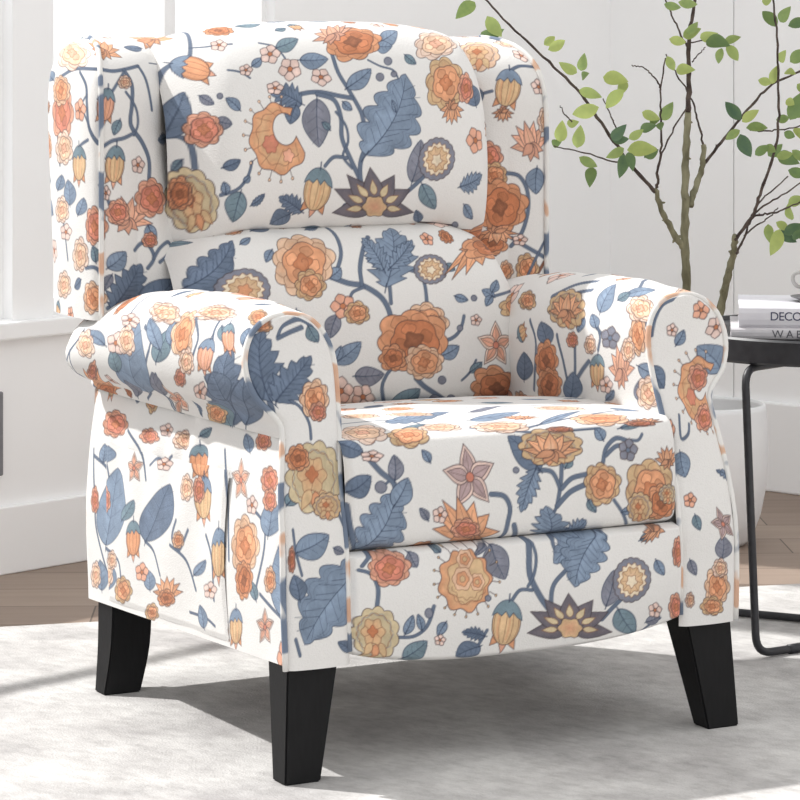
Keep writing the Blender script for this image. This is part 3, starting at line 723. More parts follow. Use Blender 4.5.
('V','pocket',0.0043,[(0.4301,0.2163),(0.4178,0.1962),(0.402,0.1531)]),
('V','side_l',0.0043,[(0.2408,0.1396),(0.2241,0.109),(0.2239,0.0565)]),
('V','pocket',0.0043,[(0.0585,0.14),(0.0345,0.1084),(0.0345,0.053)]),
('V','wing_l',0.0043,[(0.2849,0.2941),(0.3236,0.27),(0.3175,0.2248)]),
('V','wing_l',0.0043,[(0.1908,0.2005),(0.1785,0.1781),(0.1717,0.1556)]),
('V','back_upper',0.0029,[(0.0799,0.281),(0.0999,0.2745),(0.1154,0.2622)]),
('V','back_lower',0.0036,[(0.4629,0.0765),(0.4764,0.0887),(0.4864,0.1068)]),
('V','seat',0.0043,[(0.4144,0.0627),(0.4285,0.0446),(0.4438,0.0195)]),
('V','footrest',0.0036,[(0.4554,0.0058),(0.4698,0.0147),(0.4862,0.0199)]),
('V','arm_r',0.0043,[(0.1992,0.3195),(0.1646,0.3015),(0.0869,0.3447)]),
('dark plain','back_upper',(-0.0026,0.1641),(0.0227,0.082),(0.0135,-0.0144)),
('grey plain','back_upper',(0.0495,0.1922),(0.0216,-0.0059),(-0.0033,-0.0112)),
('teal plain','back_upper',(0.0822,0.0868),(-0.0068,-0.0441),(-0.0197,0.0069)),
('blue plain','back_upper',(0.0593,0.0855),(-0.0032,0.016),(0.007,0.0009)),
('blue plain','back_upper',(0.0869,0.1007),(0.0109,0.0082),(0.0048,-0.0039)),
('teal plain','back_upper',(0.1804,0.3142),(0.0489,0.018),(-0.0012,-0.0165)),
('blue plain','back_upper',(0.2163,0.2885),(0.0527,0.0008),(-0.0048,-0.017)),
('dark serrated','back_upper',(0.2034,0.2158),(-0.0555,0.024),(0.0162,0.0233)),
('dark plain','back_upper',(0.192,0.2145),(-0.0152,-0.0292),(-0.015,0.0043)),
('blue plain','back_upper',(0.3782,0.3242),(0.052,0.0336),(-0.0003,-0.0201)),
('blue plain','back_upper',(0.3663,0.3151),(0.0322,0.0005),(-0.0067,-0.0155)),
('blue plain','back_upper',(0.2914,0.24),(0.0497,0.031),(0.0075,-0.0123)),
('grey plain','back_upper',(0.2327,0.2232),(-0.0051,-0.0734),(-0.0297,-0.0006)),
('blue plain','back_upper',(0.2801,0.2179),(0.0144,-0.0127),(-0.0064,-0.0053)),
('blue scalloped','back_upper',(0.3121,0.1363),(0.1006,0.1229),(0.0626,-0.0302)),
('dark serrated','back_upper',(0.2002,0.0514),(-0.0471,0.025),(0.0096,0.016)),
('dark plain','back_upper',(0.1785,0.0485),(-0.0306,-0.0194),(-0.0127,0.016)),
('grey plain','back_upper',(0.3992,0.0936),(0.0202,0.0636),(0.0223,-0.0041)),
('teal plain','back_upper',(0.4197,0.09),(0.034,-0.0413),(-0.016,-0.0064)),
('dark plain','back_upper',(0.5465,0.2102),(-0.0073,0.04),(0.0277,0.0067)),
('dark plain','wing_r',(0.0739,0.308),(-0.0093,0.0355),(0.0164,0.0051)),
('dark plain','back_upper',(0.4308,0.0205),(-0.0163,0.0277),(0.0102,0.0015)),
('blue plain','back_upper',(0.3031,0.0149),(0.0167,-0.0684),(-0.0166,0.0178)),
('dark scalloped','back_lower',(0.0099,0.2445),(0.0716,0.0703),(0.0145,-0.038)),
('blue plain','back_lower',(0.2361,0.244),(0.0219,0.0133),(0.007,-0.0097)),
('blue serrated','back_lower',(0.3284,0.2248),(0.0396,0.1032),(0.0521,-0.0054)),
('blue serrated','back_lower',(0.3299,0.2512),(-0.0215,0.0557),(0.0205,0.0113)),
('blue serrated','back_lower',(0.3411,0.2539),(0.0553,0.0453),(0.0133,-0.0127)),
('teal plain','back_lower',(0.4475,0.2562),(0.0148,-0.0102),(-0.007,-0.0061)),
('grey plain','back_lower',(0.2418,0.1865),(-0.0134,-0.0334),(-0.0147,0.0045)),
('blue plain','back_lower',(0.4193,0.1165),(0.0336,0.0135),(0.0077,-0.0112)),
('blue plain','back_lower',(0.237,0.1156),(0.0442,0.0291),(0.0112,-0.0125)),
('blue plain','back_lower',(0.2386,0.12),(0.0085,0.0204),(0.008,-0.0028)),
('grey plain','back_lower',(0.2725,0.0941),(0.047,0.0003),(0.0028,-0.0174)),
('teal plain','back_lower',(0.3448,0.0268),(0.042,0.0392),(0.0171,-0.0219)),
('grey plain','back_lower',(0.4129,0.0352),(0.0288,0.0026),(0.0126,-0.0229)),
('blue plain','back_lower',(0.5295,0.205),(-0.0216,0.0105),(0.0075,0.0082)),
('blue plain','back_lower',(0.5258,0.2065),(-0.0158,-0.0171),(-0.0069,0.0037)),
('blue plain','back_lower',(0.5276,0.2135),(0.0186,0.0236),(0.0094,-0.0024)),
('dark plain','wing_r',(0.0777,0.3209),(-0.012,0.0161),(0.0077,0.0057)),
('dark plain','wing_r',(0.0775,0.3176),(-0.0087,-0.016),(-0.0071,0.0035)),
('blue plain','wing_r',(0.1733,0.2087),(-0.0017,-0.0415),(-0.0181,0.001)),
('blue plain','wing_l',(0.1785,0.0775),(-0.0319,0.0222),(-0.0125,-0.0124)),
('dark serrated','wing_l',(0.1717,0.0164),(-0.0521,0.0641),(-0.0345,-0.02)),
('dark plain','wing_l',(0.1214,0.0195),(-0.0599,0.0358),(-0.0174,-0.0219)),
('blue plain','wing_l',(0.3492,0.354),(0.057,0.0134),(-0.0217,0.0077)),
('blue plain','wing_l',(0.2793,0.1667),(0.0071,0.0371),(-0.0266,0.0023)),
('blue plain','wing_l',(0.3284,0.1864),(-0.0185,0.0237),(-0.0211,-0.0008)),
('teal plain','wing_l',(0.197,0.0866),(0.0056,0.0234),(-0.0098,0.0018)),
('blue plain','arm_l',(0.476,0.4348),(-0.1159,-0.0778),(-0.0058,-0.0776)),
('teal plain','arm_l',(0.4048,0.2792),(-0.0422,-0.0484),(0.0027,-0.0343)),
('blue plain','arm_l',(0.3897,0.2588),(-0.0362,0.0667),(-0.0029,-0.026)),
('dark serrated','arm_l',(0.5029,0.1589),(-0.1276,-0.1208),(-0.0063,-0.0956)),
('dark plain','arm_l',(0.4456,0.1017),(-0.0392,-0.0062),(-0.011,-0.0495)),
('dark plain','arm_l',(0.4979,0.1144),(-0.0913,-0.111),(-0.0027,-0.056)),
('teal plain','arm_l',(0.3499,0.0851),(0.0209,-0.0372),(0.0032,0.0143)),
('teal plain','arm_l',(0.5093,0.173),(-0.0478,0.0173),(-0.0165,-0.041)),
('blue plain','arm_l',(0.387,0.4705),(-0.027,0.0957),(-0.0062,-0.0154)),
('grey plain','arm_l',(0.4717,0.3628),(-0.0526,-0.0551),(-0.0086,-0.04)),
('blue plain','arm_l',(0.382,0.2242),(-0.0308,0.003),(0.0007,-0.0274)),
('dark serrated','facing_l',(0.0164,0.3483),(-0.0037,0.0966),(0.0408,0.0021)),
('dark serrated','facing_l',(0.0228,0.348),(0.0741,0.057),(0.0229,-0.0194)),
('dark plain','facing_l',(0.0045,0.3512),(-0.0043,0.0395),(0.015,0.0069)),
('teal plain','facing_l',(0.109,0.4446),(0.005,-0.0219),(-0.0148,-0.0045)),
('teal plain','facing_l',(0.0088,0.2155),(0.0184,0.0186),(0.0124,-0.0052)),
('blue plain','facing_l',(0.022,0.1541),(0.0715,0.0194),(0.0135,-0.0175)),
('grey plain','facing_l',(0.1027,0.1561),(0.0232,-0.007),(-0.0048,-0.0054)),
('blue scalloped','facing_l',(0.1839,0.134),(-0.1563,-0.0966),(-0.0722,0.0343)),
('dark plain','facing_l',(0.0285,0.0926),(-0.0112,0.0333),(0.0185,0.0022)),
('dark plain','facing_l',(0.1386,0.0172),(-0.0334,0.015),(0.009,0.0061)),
('dark plain','seat',(-0.0022,0.171),(0.0277,-0.0156),(-0.007,-0.0142)),
('grey plain','seat',(0.0687,0.1153),(0.0013,0.0333),(0.0131,-0.0004)),
('blue scalloped','seat',(0.0185,0.0185),(0.0571,0.0803),(0.0393,-0.0301)),
('blue plain','seat',(0.0666,0.0807),(0.0216,0.036),(0.016,-0.0083)),
('dark plain','seat',(0.0008,0.1025),(0.0327,0.0203),(0.0083,-0.0147)),
('dark plain','seat',(0.2941,0.1131),(-0.0443,0.0501),(0.0194,0.0131)),
('blue serrated','seat',(0.2878,0.1162),(-0.0244,-0.0586),(-0.02,0.0074)),
('teal plain','seat',(0.3344,0.113),(0.0091,0.0159),(0.0083,-0.0036)),
('blue plain','seat',(0.3998,0.1472),(-0.0084,0.0181),(0.01,0.0045)),
('blue serrated','seat',(0.3199,-0.0005),(-0.0166,0.0634),(0.0406,-0.0055)),
('blue serrated','seat',(0.3463,0.0061),(0.0234,0.0318),(0.0165,-0.0225)),
('blue scalloped','seat',(0.1061,0.2501),(0.116,0.024),(-0.0169,-0.0338)),
('blue plain','seat',(0.2228,0.2187),(0.0952,0.025),(-0.0105,-0.0198)),
('blue plain','seat',(0.3111,0.1816),(0.0978,0.0489),(-0.0064,-0.0116)),
('teal plain','seat',(0.4321,0.1624),(0.0561,0.0097),(-0.0012,-0.0059)),
('blue plain','seat',(0.469,0.2461),(0.0316,-0.0301),(-0.0075,-0.0114)),
('blue scalloped','footrest',(0.3984,0.1887),(-0.0919,-0.0363),(-0.0189,0.0446)),
('blue scalloped','footrest',(0.3889,0.191),(-0.0532,-0.0835),(-0.0448,0.0191)),
('grey plain','footrest',(0.3919,0.0663),(0.0133,0.0586),(0.017,-0.0065)),
('teal plain','footrest',(0.4124,0.0573),(0.0328,-0.0526),(-0.0176,-0.0067)),
('grey plain','footrest',(0.0867,0.1851),(0.0093,-0.0243),(-0.0109,-0.0053)),
('blue plain','footrest',(0.0764,0.0499),(0.0106,0.0325),(0.008,-0.0037)),
('blue plain','footrest',(0.1016,0.0568),(-0.0071,0.0271),(0.0066,0.0017)),
('teal plain','footrest',(0.0768,0.0072),(0.0337,0.0307),(0.0106,-0.0151)),
('grey plain','footrest',(0.213,0.1856),(0.0169,-0.0557),(-0.0226,-0.0078)),
('grey plain','footrest',(0.2076,0.187),(-0.0228,-0.0166),(-0.0034,0.0046)),
('dark serrated','footrest',(0.2,0.0403),(-0.0366,0.01),(0.0011,0.0134)),
('dark plain','footrest',(0.1937,0.0241),(-0.0358,-0.0139),(-0.0103,0.0157)),
('teal plain','footrest',(0.4524,0.1691),(0.0317,0.0164),(0.0019,-0.0083)),
('blue plain','facing_r',(0.1351,0.3488),(-0.0543,0.0386),(0.0233,0.0145)),
('blue plain','facing_r',(0.0209,0.2429),(0.0019,-0.0346),(-0.0253,-0.0024)),
('blue serrated','facing_r',(0.1639,0.1966),(-0.0603,0.0178),(0.0141,0.0064)),
('blue serrated','facing_r',(0.1814,0.2082),(-0.0461,0.0232),(0.0239,0.0019)),
('grey plain','facing_r',(0.0952,0.0916),(0.0036,0.0309),(0.0248,-0.0023)),
('dark plain','facing_r',(0.0005,0.3625),(0.0156,-0.0306),(-0.0162,-0.0085)),
('dark plain','arm_r',(0.167,0.2645),(0.0317,0.0208),(0.0048,-0.0271)),
('dark plain','arm_r',(0.0827,0.2404),(0.0472,-0.035),(0.0014,-0.032)),
('blue plain','arm_r',(0.1971,0.126),(0.0176,0.0172),(0.0024,-0.0135)),
('blue plain','arm_r',(0.2178,0.1237),(0.0429,0.0117),(-0.0048,-0.0265)),
('blue plain','arm_r',(0.152,0.0268),(-0.0135,-0.0511),(-0.0128,0.0125)),
('grey plain','arm_r',(0.1021,0.0485),(0.0301,-0.0184),(0.0003,-0.0159)),
('blue plain','arm_r',(0.2709,0.0436),(-0.0252,0.0403),(0.0085,0.0161)),
('dark plain','arm_r',(0.1013,0.3679),(0.0494,-0.0245),(0.0027,-0.0303)),
('blue plain','side_l',(0.6096,0.0822),(-0.0454,0.1091),(-0.072,0.0046)),
('blue plain','pocket',(0.4301,0.0827),(-0.044,0.1192),(-0.0742,0.0041)),
('blue plain','side_l',(0.6282,0.1926),(-0.0035,0.0247),(-0.0217,0.0013)),
('blue plain','pocket',(0.43,0.2066),(-0.0001,0.0265),(-0.035,0.0025)),
('dark plain','side_l',(0.4518,0.1063),(-0.0865,0.0852),(-0.0556,-0.002)),
('dark plain','pocket',(0.265,0.1082),(-0.0848,0.0906),(-0.0612,-0.0023)),
('blue plain','side_l',(0.0081,0.0628),(0.0011,0.0988),(-0.048,0.0077)),
('blue plain','pocket',(-0.059,0.0357),(-0.0008,0.1103),(-0.0413,0.0052)),
('blue plain','side_l',(0.0492,0.1617),(-0.0132,0.0489),(-0.0384,0.0032)),
('blue plain','pocket',(-0.0599,0.1511),(-0.0001,0.051),(-0.0276,0.0009)),
('blue plain','side_l',(0.2655,0.0138),(0.0066,0.0297),(-0.0174,0.0035)),
('blue plain','pocket',(0.0793,0.0077),(0.0073,0.0313),(-0.0187,0.0039)),
('blue plain','side_l',(0.6359,0.0176),(0.0023,0.0408),(-0.0305,0.0043)),
('blue plain','pocket',(0.4301,0.0157),(-0,0.0449),(-0.0423,0.0065)),
('blue plain','side_l',(0.4486,0.0407),(0.0019,0.0267),(-0.025,0.004)),
('blue plain','pocket',(0.2633,0.0371),(0.0012,0.029),(-0.0264,0.0044)),
('grey plain','arm_l',(0.4971,0.4942),(-0.0571,-0.0446),(-0.0116,-0.0358)),
('blue plain','side_l',(0.1095,0.26),(0.0219,0.0202),(-0.0199,0.0038)),
('blue plain','pocket',(-0.0267,0.2607),(0.0109,0.0237),(-0.0119,0.0027)),
('teal plain','side_l',(0.2768,0.2629),(-0.0289,0.0129),(-0.0076,-0.0044)),
('teal plain','pocket',(0.099,0.2731),(-0.0231,0.0126),(-0.0067,-0.005)),
('teal plain','arm_l',(0.4261,0.448),(-0.0325,-0.0057),(-0.0028,-0.0312)),
('blue plain','arm_l',(0.3679,0.0108),(-0.0235,0.0014),(0.0002,-0.0139)),
('teal plain','side_l',(0.5439,0.1237),(-0.0449,0.0319),(-0.0213,-0.002)),
('teal plain','pocket',(0.3503,0.1294),(-0.0485,0.0345),(-0.022,-0.0025)),
('blue plain','side_l',(0.2843,0.0817),(-0.0417,0.025),(-0.0128,-0.0027)),
('blue plain','pocket',(0.1005,0.0793),(-0.044,0.0264),(-0.0142,-0.0028)),
('teal plain','side_l',(0.0891,0.0746),(0.0173,0.0235),(-0.0141,0.0036)),
('teal plain','pocket',(-0.0577,0.0634),(0.0095,0.0263),(-0.0108,0.003)),
('blue plain','wing_l',(0.2483,0.1535),(-0.0214,0.0264),(-0.0198,-0.0019)),
('teal plain','wing_l',(0.1572,0.296),(0.0109,-0.022),(0.0088,0.0031)),
('blue plain','wing_l',(0.1075,0.1383),(-0.0134,-0.0227),(0.0105,-0.0043)),
('grey plain','wing_l',(0.1717,0.0668),(0.0131,-0.0216),(0.0081,0.0042)),
('blue plain','back_upper',(0.087,0.2091),(-0.0198,0.0218),(0.0075,0.0077)),
('teal plain','back_upper',(0.0121,0.1307),(-0.0085,-0.0186),(-0.0033,0.0044)),
('blue plain','back_upper',(0.1246,0.283),(0.0229,0.0132),(0.0033,-0.0077)),
('grey plain','back_upper',(0.0353,0.2368),(0.0144,-0.0159),(-0.0039,-0.0084)),
('teal plain','back_upper',(0.4173,0.2974),(0.0165,-0.0167),(-0.0088,-0.0072)),
('blue plain','back_upper',(0.3746,0.2011),(-0.0046,0.019),(0.0054,0.0013)),
('dark plain','back_upper',(0.291,0.0605),(-0.0147,-0.0149),(-0.0091,0.0079)),
('teal plain','back_upper',(0.2503,0.1752),(-0.0135,0.0123),(0.0054,0.0039)),
('blue plain','back_lower',(0.1421,0.2908),(-0.0151,-0.0195),(-0.0074,0.0041)),
('blue plain','back_lower',(0.4523,0.2058),(0.024,-0.0069),(-0.0039,-0.0065)),
('teal plain','back_lower',(0.4764,0.0887),(0.0219,0.0144),(0.0071,-0.0066)),
('blue plain','seat',(0.1229,0.1357),(-0.0099,0.0169),(0.0065,0.0032)),
('grey plain','seat',(0.1181,0.058),(-0.0124,0.0172),(0.006,0.0031)),
('teal plain','seat',(0.3714,0.066),(0.0137,-0.0179),(-0.0064,-0.0032)),
('blue plain','seat',(0.4285,0.0446),(0.02,0.0041),(0.0028,-0.006)),
('teal plain','footrest',(0.1333,0.1815),(-0.0066,0.0081),(0.0075,0.0044)),
('blue plain','footrest',(0.4764,0.1303),(0.013,-0.0303),(-0.0087,-0.0028)),
('grey plain','footrest',(0.4624,0.021),(0.0234,0.0029),(0.0044,-0.0103)),
('blue plain','footrest',(0.1376,0.0687),(-0.0109,-0.0228),(-0.0074,0.0048)),
('teal plain','facing_r',(0.0344,0.1555),(0.009,-0.0213),(-0.0116,-0.0018)),
('blue plain','facing_r',(0.0444,0.3906),(0.0155,0.0204),(0.0083,-0.0041)),
('grey plain','facing_r',(0.0196,0.0931),(0.0133,-0.0217),(-0.0109,-0.0023)),
('teal plain','arm_r',(0.2372,0.0929),(0.0162,-0.0111),(-0.0045,-0.0131)),
('blue plain','arm_r',(0.2089,0.1616),(-0.0188,0.0113),(0.0018,0.013)),
('blue plain','arm_r',(0.0936,0.1348),(0.0179,-0.0302),(-0.0033,-0.0069)),
('teal plain','seat',(0.1011,0.1991),(0.0495,0.0177),(-0.0067,-0.013)),
('grey plain','seat',(0.2483,0.2636),(0.0681,0.0334),(-0.007,-0.0138)),
('budO','back_upper',(0.0367,0.2939),(0.0097,0.0304),(0.0208,-0.0188)),
('budO','wing_l',(-0.0599,0.3707),(-0.0361,0.0264),(-0.1207,-0.0135)),
('lily','back_upper',(0.018,0.432),(0.014,-0.056),(-0.0256,-0.0952)),
('lily','wing_l',(0.0286,0.4662),(-0.055,-0.0342),(0.0585,-0.0882)),
('small','back_upper',(0.0832,0.3376),(0.0138,-0.0045),(-0.006,-0.0153)),
('roseR','back_upper',(0.0348,0.1783),(0.0223,0.0007),(-0.0016,-0.0286),1),
('mum','back_upper',(0.0235,0.0771),(0.0244,0.0107),(0.0138,-0.0424),1),
('mum','wing_l',(-0.0348,0.1668),(-0.1043,0.0096),(-0.0283,-0.0516),1),
('roseO','back_upper',(0.0105,0.087),(0.0119,-0.0001),(0.0006,-0.0211)),
('small','back_upper',(0.1648,0.3028),(0.0201,-0.0016),(-0.007,-0.0197)),
('small','back_upper',(0.193,0.2732),(0.0165,-0.0111),(-0.016,-0.0175)),
('small','back_upper',(0.2474,0.2584),(0.0178,-0.0065),(-0.009,-0.0139)),
('cres','back_upper',(0.1541,0.1644),(0.0614,0.006),(0.0054,-0.0609)),
('roseO','back_upper',(0.3272,0.3262),(0.0547,-0.0001),(-0.0175,-0.0421),2),
('lilyS','back_upper',(0.2985,0.3415),(0.0457,0.0204),(-0.0068,-0.0335)),
('dot','back_upper',(0.3784,0.2852),(0.0079,0),(-0.0025,-0.0074)),
('dot','back_upper',(0.3547,0.2574),(0.0077,-0),(-0.0016,-0.0067)),
('dot','back_upper',(0.3834,0.2624),(0.006,0),(-0.0014,-0.0051)),
('bud','back_upper',(0.2235,0.0825),(0.0316,-0.0061),(-0.0063,-0.0373),1),
('lotus','back_upper',(0.3323,0.0559),(0.0779,-0.0024),(0.0146,-0.065)),
('daisy','back_upper',(0.4505,0.1275),(0.0361,-0.0079),(-0.0132,-0.0322)),
('roseT','back_upper',(0.4882,0.2508),(0.0458,0.0019),(-0.0129,-0.0479),1),
('lily','back_upper',(0.4912,0.2065),(-0.0259,0.0001),(0.0049,0.0267)),
('roseP','back_upper',(0.4992,0.3318),(0.0534,0.0099),(-0.0222,-0.0415),1),
('roseP','wing_r',(0.0359,0.4433),(0.0434,0.0001),(-0.0297,-0.069),1),
('roseR','back_upper',(0.5298,0.2422),(0.0186,0.001),(-0.0078,-0.0295)),
('dot','back_upper',(0.509,0.0216),(0.0053,0.0022),(0.0041,-0.007)),
('small','back_upper',(0.1578,0.2427),(0.0167,-0.0007),(-0.0023,-0.0114)),
('daisy','back_lower',(0.0846,0.2333),(0.0446,-0.0054),(-0.0029,-0.0323),1),
('rose','back_lower',(0.1927,0.2691),(0.0569,-0.0019),(-0.0105,-0.051),2),
('roseT','back_lower',(0.1991,0.2331),(0.0282,-0.001),(-0.0032,-0.0242),1),
('daisy','back_lower',(0.4163,0.2494),(0.0324,-0.0013),(-0.0063,-0.0236)),
('smallR','back_lower',(0.2531,0.1994),(0.0203,0.0089),(0.0098,-0.0172)),
('roseT','back_lower',(0.2763,0.188),(0.0221,-0.001),(-0.0013,-0.0178)),
('rose','back_lower',(0.3943,0.169),(0.0401,-0.0019),(-0.0022,-0.03),1),
('roseO','back_lower',(0.3698,0.1432),(0.0642,-0.0032),(-0.0007,-0.048),3),
('rose','back_lower',(0.3883,0.109),(0.0364,-0.002),(0.0015,-0.0276),2),
('roseO','back_lower',(0.3333,0.118),(0.0238,-0.0013),(0.0007,-0.0212)),
('dot','back_lower',(0.4553,0.1571),(0.0057,-0.0003),(-0.0002,-0.0045)),
('small','back_lower',(0.2516,0.0716),(0.0226,-0.0014),(0.0049,-0.0241)),
('small','back_lower',(0.2921,0.0582),(0.0215,-0.0098),(-0.0004,-0.0222)),
('dot','back_lower',(0.4246,0.0788),(0.0076,-0.0005),(0.0012,-0.0067)),
('dot','back_lower',(0.4531,0.0421),(0.008,-0.0008),(0.0038,-0.0083)),
('roseO','back_lower',(0.537,0.0572),(0.0568,-0.005),(0.0154,-0.0397),1),
('starP','back_lower',(0.5249,0.1279),(0.038,-0.002),(0.0005,-0.0368)),
('roseT','back_lower',(0.5836,0.1907),(0.0455,-0.0025),(-0.0172,-0.0238)),
('lily','back_lower',(0.5301,0.2985),(-0.0918,-0.0552),(0.0074,0.0388)),
('lily','back_upper',(0.5961,0.0148),(-0.0637,-0.0871),(-0.0875,-0.0237)),
('lily','wing_r',(0.0572,0.0872),(-0.0675,-0.0152),(-0.0104,0.0266)),
('roseO','wing_r',(0.0892,0.0914),(0.0373,-0.0011),(-0.0015,-0.0204)),
('roseO','back_upper',(0.5915,0.027),(0.0811,0.041),(0.0377,-0.0073)),
('roseO','back_lower',(0.5708,0.3153),(0.0757,0.022),(-0.0325,-0.0419)),
('mumP','wing_r',(0.0993,0.407),(0.0378,-0.0001),(-0.0162,-0.0424),1),
('roseP','wing_r',(0.2024,0.4414),(-0.0261,-0.0192),(0.0437,-0.0057)),
('bud','wing_r',(0.1278,0.3354),(0.0259,-0.0047),(-0.0108,-0.0354)),
('lily','wing_r',(0.1171,0.2985),(-0.0179,0.0001),(0.0004,0.0159)),
('lilyS','wing_r',(0.1632,0.2439),(0.0328,0.0079),(0.0112,-0.0402)),
('roseR','wing_r',(0.0918,0.2272),(0.0241,-0.0001),(-0.0014,-0.0253),1),
('roseT','wing_r',(0.0991,0.1986),(0.0253,-0.0003),(-0.0009,-0.0206)),
('roseO','wing_r',(0.1086,0.1477),(0.0498,-0.0013),(-0.0014,-0.0459),2),
('lily','wing_r',(0.101,0.1083),(-0.0425,0.0014),(0.0009,0.0189)),
('roseT','wing_r',(0.1564,0.0494),(0.0202,-0.0005),(0,-0.0239),1),
('small','wing_r',(0.1446,0.0943),(0.0133,-0.0002),(0,-0.0096)),
('roseP','wing_r',(0.1894,0.2851),(0.0153,-0.0004),(-0.0008,-0.0224)),
('lily','wing_l',(0.1779,0.4215),(-0.0352,-0.0267),(0.0188,-0.0368)),
('roseP','wing_l',(0.2899,0.4143),(-0.0776,0.0011),(-0.0215,-0.0438),1),
('budP','wing_l',(0.1814,0.3172),(-0.0176,-0.0025),(0.0047,-0.0279),1),
('bud','wing_l',(0.1664,0.228),(-0.0211,-0.0022),(0.0033,-0.0309),1),
('small','wing_l',(0.1817,0.1885),(-0.008,-0.0002),(0,-0.0118)),
('lilyS','wing_l',(0.1448,0.1471),(-0.0445,-0.0115),(0.0114,-0.034)),
('roseR','wing_l',(0.0991,0.1783),(-0.0332,-0.0011),(0.0012,-0.0298),1),
('roseR','wing_l',(0.161,0.1597),(-0.0214,-0.0009),(-0,-0.0193)),
('roseR','wing_l',(0.2005,0.1397),(-0.0222,0.0006),(-0,-0.0296),1),
('roseR','wing_l',(0.3071,0.3054),(-0.0415,0.0013),(-0.0002,-0.0454),1),
('roseP','wing_l',(0.3006,0.2513),(-0.0346,0.0015),(0.0008,-0.0272)),
('rose','wing_l',(0.3127,0.3389),(-0.0349,0.0009),(-0.003,-0.0249),2),
('bud','wing_l',(0.2445,0.2283),(-0.03,0.0012),(-0,-0.0298),1),
('roseP','wing_l',(0.2407,0.0943),(-0.029,0.0019),(0,-0.0268)),
('rose','wing_l',(0.2047,0.0329),(-0.0248,0.0013),(0,-0.0252),1),
('small','wing_l',(0.2966,0.125),(-0.0254,0.0017),(0.0004,-0.0136)),
('roseP','wing_l',(0.3089,0.0443),(-0.0335,0.0027),(0.0008,-0.0212)),
('roseP','wing_l',(0.145,0.3533),(-0.0135,-0.0002),(0.0015,-0.0113)),
('rose','arm_l',(0.3675,0.1902),(0.0026,-0.0392),(0.0294,-0.0044)),
('budP','arm_l',(0.3885,0.1103),(-0.0002,-0.0296),(0.0224,0.0098)),
('small','arm_l',(0.3851,0.4267),(0.0014,-0.0402),(0.0158,-0.0039)),
('lily','arm_l',(0.4938,0.629),(0.0003,-0.0701),(0.0825,0.086),1),
('roseO','arm_l',(0.5077,0.6342),(-0.0093,-0.0589),(0.0344,0.0293)),
('starP','arm_l',(0.4765,0.3207),(-0.0182,-0.052),(0.0407,0.0231)),
('roseT','arm_l',(0.3243,0.0198),(-0.0067,-0.017),(0.0132,-0.0236)),
('roseT','arm_l',(0.4887,0.2032),(-0.0163,-0.0409),(0.0169,-0.0103)),
('roseP','arm_l',(0.3454,0.2857),(0.0011,-0.0615),(0.0146,-0.0306)),
('roseP','arm_l',(0.3362,0.1301),(-0.0086,-0.0535),(0.0099,-0.0199)),
('roseP','arm_l',(0.3814,0.5565),(0.0023,-0.0423),(0.0223,-0.0127)),
('roseR','arm_l',(0.4207,0.2099),(-0.0014,-0.0227),(0.0146,0.0177)),
('roseP','arm_l',(0.3991,0.1704),(-0.001,-0.0256),(0.0163,0.0066)),
('small','arm_l',(0.3576,0.3958),(0.0021,-0.0431),(0.0094,-0.016)),
('rose','facing_l',(0.088,0.3476),(0.0268,-0.0014),(-0.013,-0.027),1),
('roseR','facing_l',(0.0868,0.3318),(0.0185,-0.0009),(-0.007,-0.0128)),
('roseT','facing_l',(0.0052,0.4486),(0.02,0.0002),(0.0162,-0.0096)),
('mum','facing_l',(0.0719,0.2476),(0.0671,-0.003),(-0.0014,-0.0485),1),
('roseO','facing_l',(0.0307,0.2747),(0.0267,-0.0009),(0.0006,-0.0178)),
('mumT','facing_l',(0.0967,0.2104),(0.0347,-0.002),(-0.0024,-0.0178),1),
('roseR','facing_l',(0.0139,0.1454),(0.0069,-0.0001),(-0.0005,-0.018)),
('roseT','seat',(0.103,0.1813),(0.0311,-0.0045),(-0.0143,-0.0261)),
('roseP','seat',(0.0474,0.2067),(0.0319,-0.0137),(-0.0226,-0.0413)),
('small','seat',(0.0375,0.1492),(0.0174,-0.0011),(-0.0013,-0.0081)),
('dot','seat',(0.0476,0.1073),(0.0088,-0.0006),(-0.0002,-0.008)),
('star','seat',(0.1832,0.1113),(0.0418,0.0021),(0.0057,-0.0459)),
('lily','seat',(0.1812,0.0312),(0.0537,-0.0065),(0.0187,-0.0556)),
('roseR','seat',(0.1776,0.0408),(0.0237,-0.0021),(0.0024,-0.0154)),
('mumT','seat',(0.3144,0.1445),(0.0526,-0.0035),(-0.0043,-0.0275)),
('lily','seat',(0.3134,0.1364),(0.048,-0.0032),(-0.0029,-0.0273)),
('roseT','seat',(0.3943,0.0866),(0.0314,-0.0023),(-0.0002,-0.0306),2),
('smallB','seat',(0.4395,0.1305),(0.0168,-0.0012),(-0.0016,-0.0166)),
('roseT','seat',(0.4752,0.072),(0.0432,-0.0035),(0.0005,-0.0465),3),
('roseO','seat',(0.4948,0.052),(0.0264,-0.0023),(0.0018,-0.0275),1),
('lily','seat',(0.5054,0.1104),(0.0214,-0.0017),(-0.0009,-0.021)),
('mumT','seat',(0.4587,0.0479),(0.0224,-0.0019),(0.0024,-0.0236)),
('mum','seat',(0.5067,0.0637),(0.0166,-0.0015),(0.0003,-0.0142)),
('roseP','seat',(0.2488,0.1845),(0.044,-0.0061),(-0.0103,-0.0167)),
('rose','seat',(0.4139,0.1881),(0.0453,-0.0068),(-0.0144,-0.0211)),
('lily','seat',(0.4775,0.1687),(0.0298,-0.0026),(-0.0045,-0.0092)),
('roseP','seat',(0.3912,0.2559),(0.037,-0.0101),(-0.0091,-0.0151)),
('roseP','seat',(0.1623,0.1976),(0.0301,-0.007),(-0.0098,-0.0159)),
('roseP','seat',(0.1004,0.3136),(0.0223,-0.0175),(-0.0109,-0.0208)),
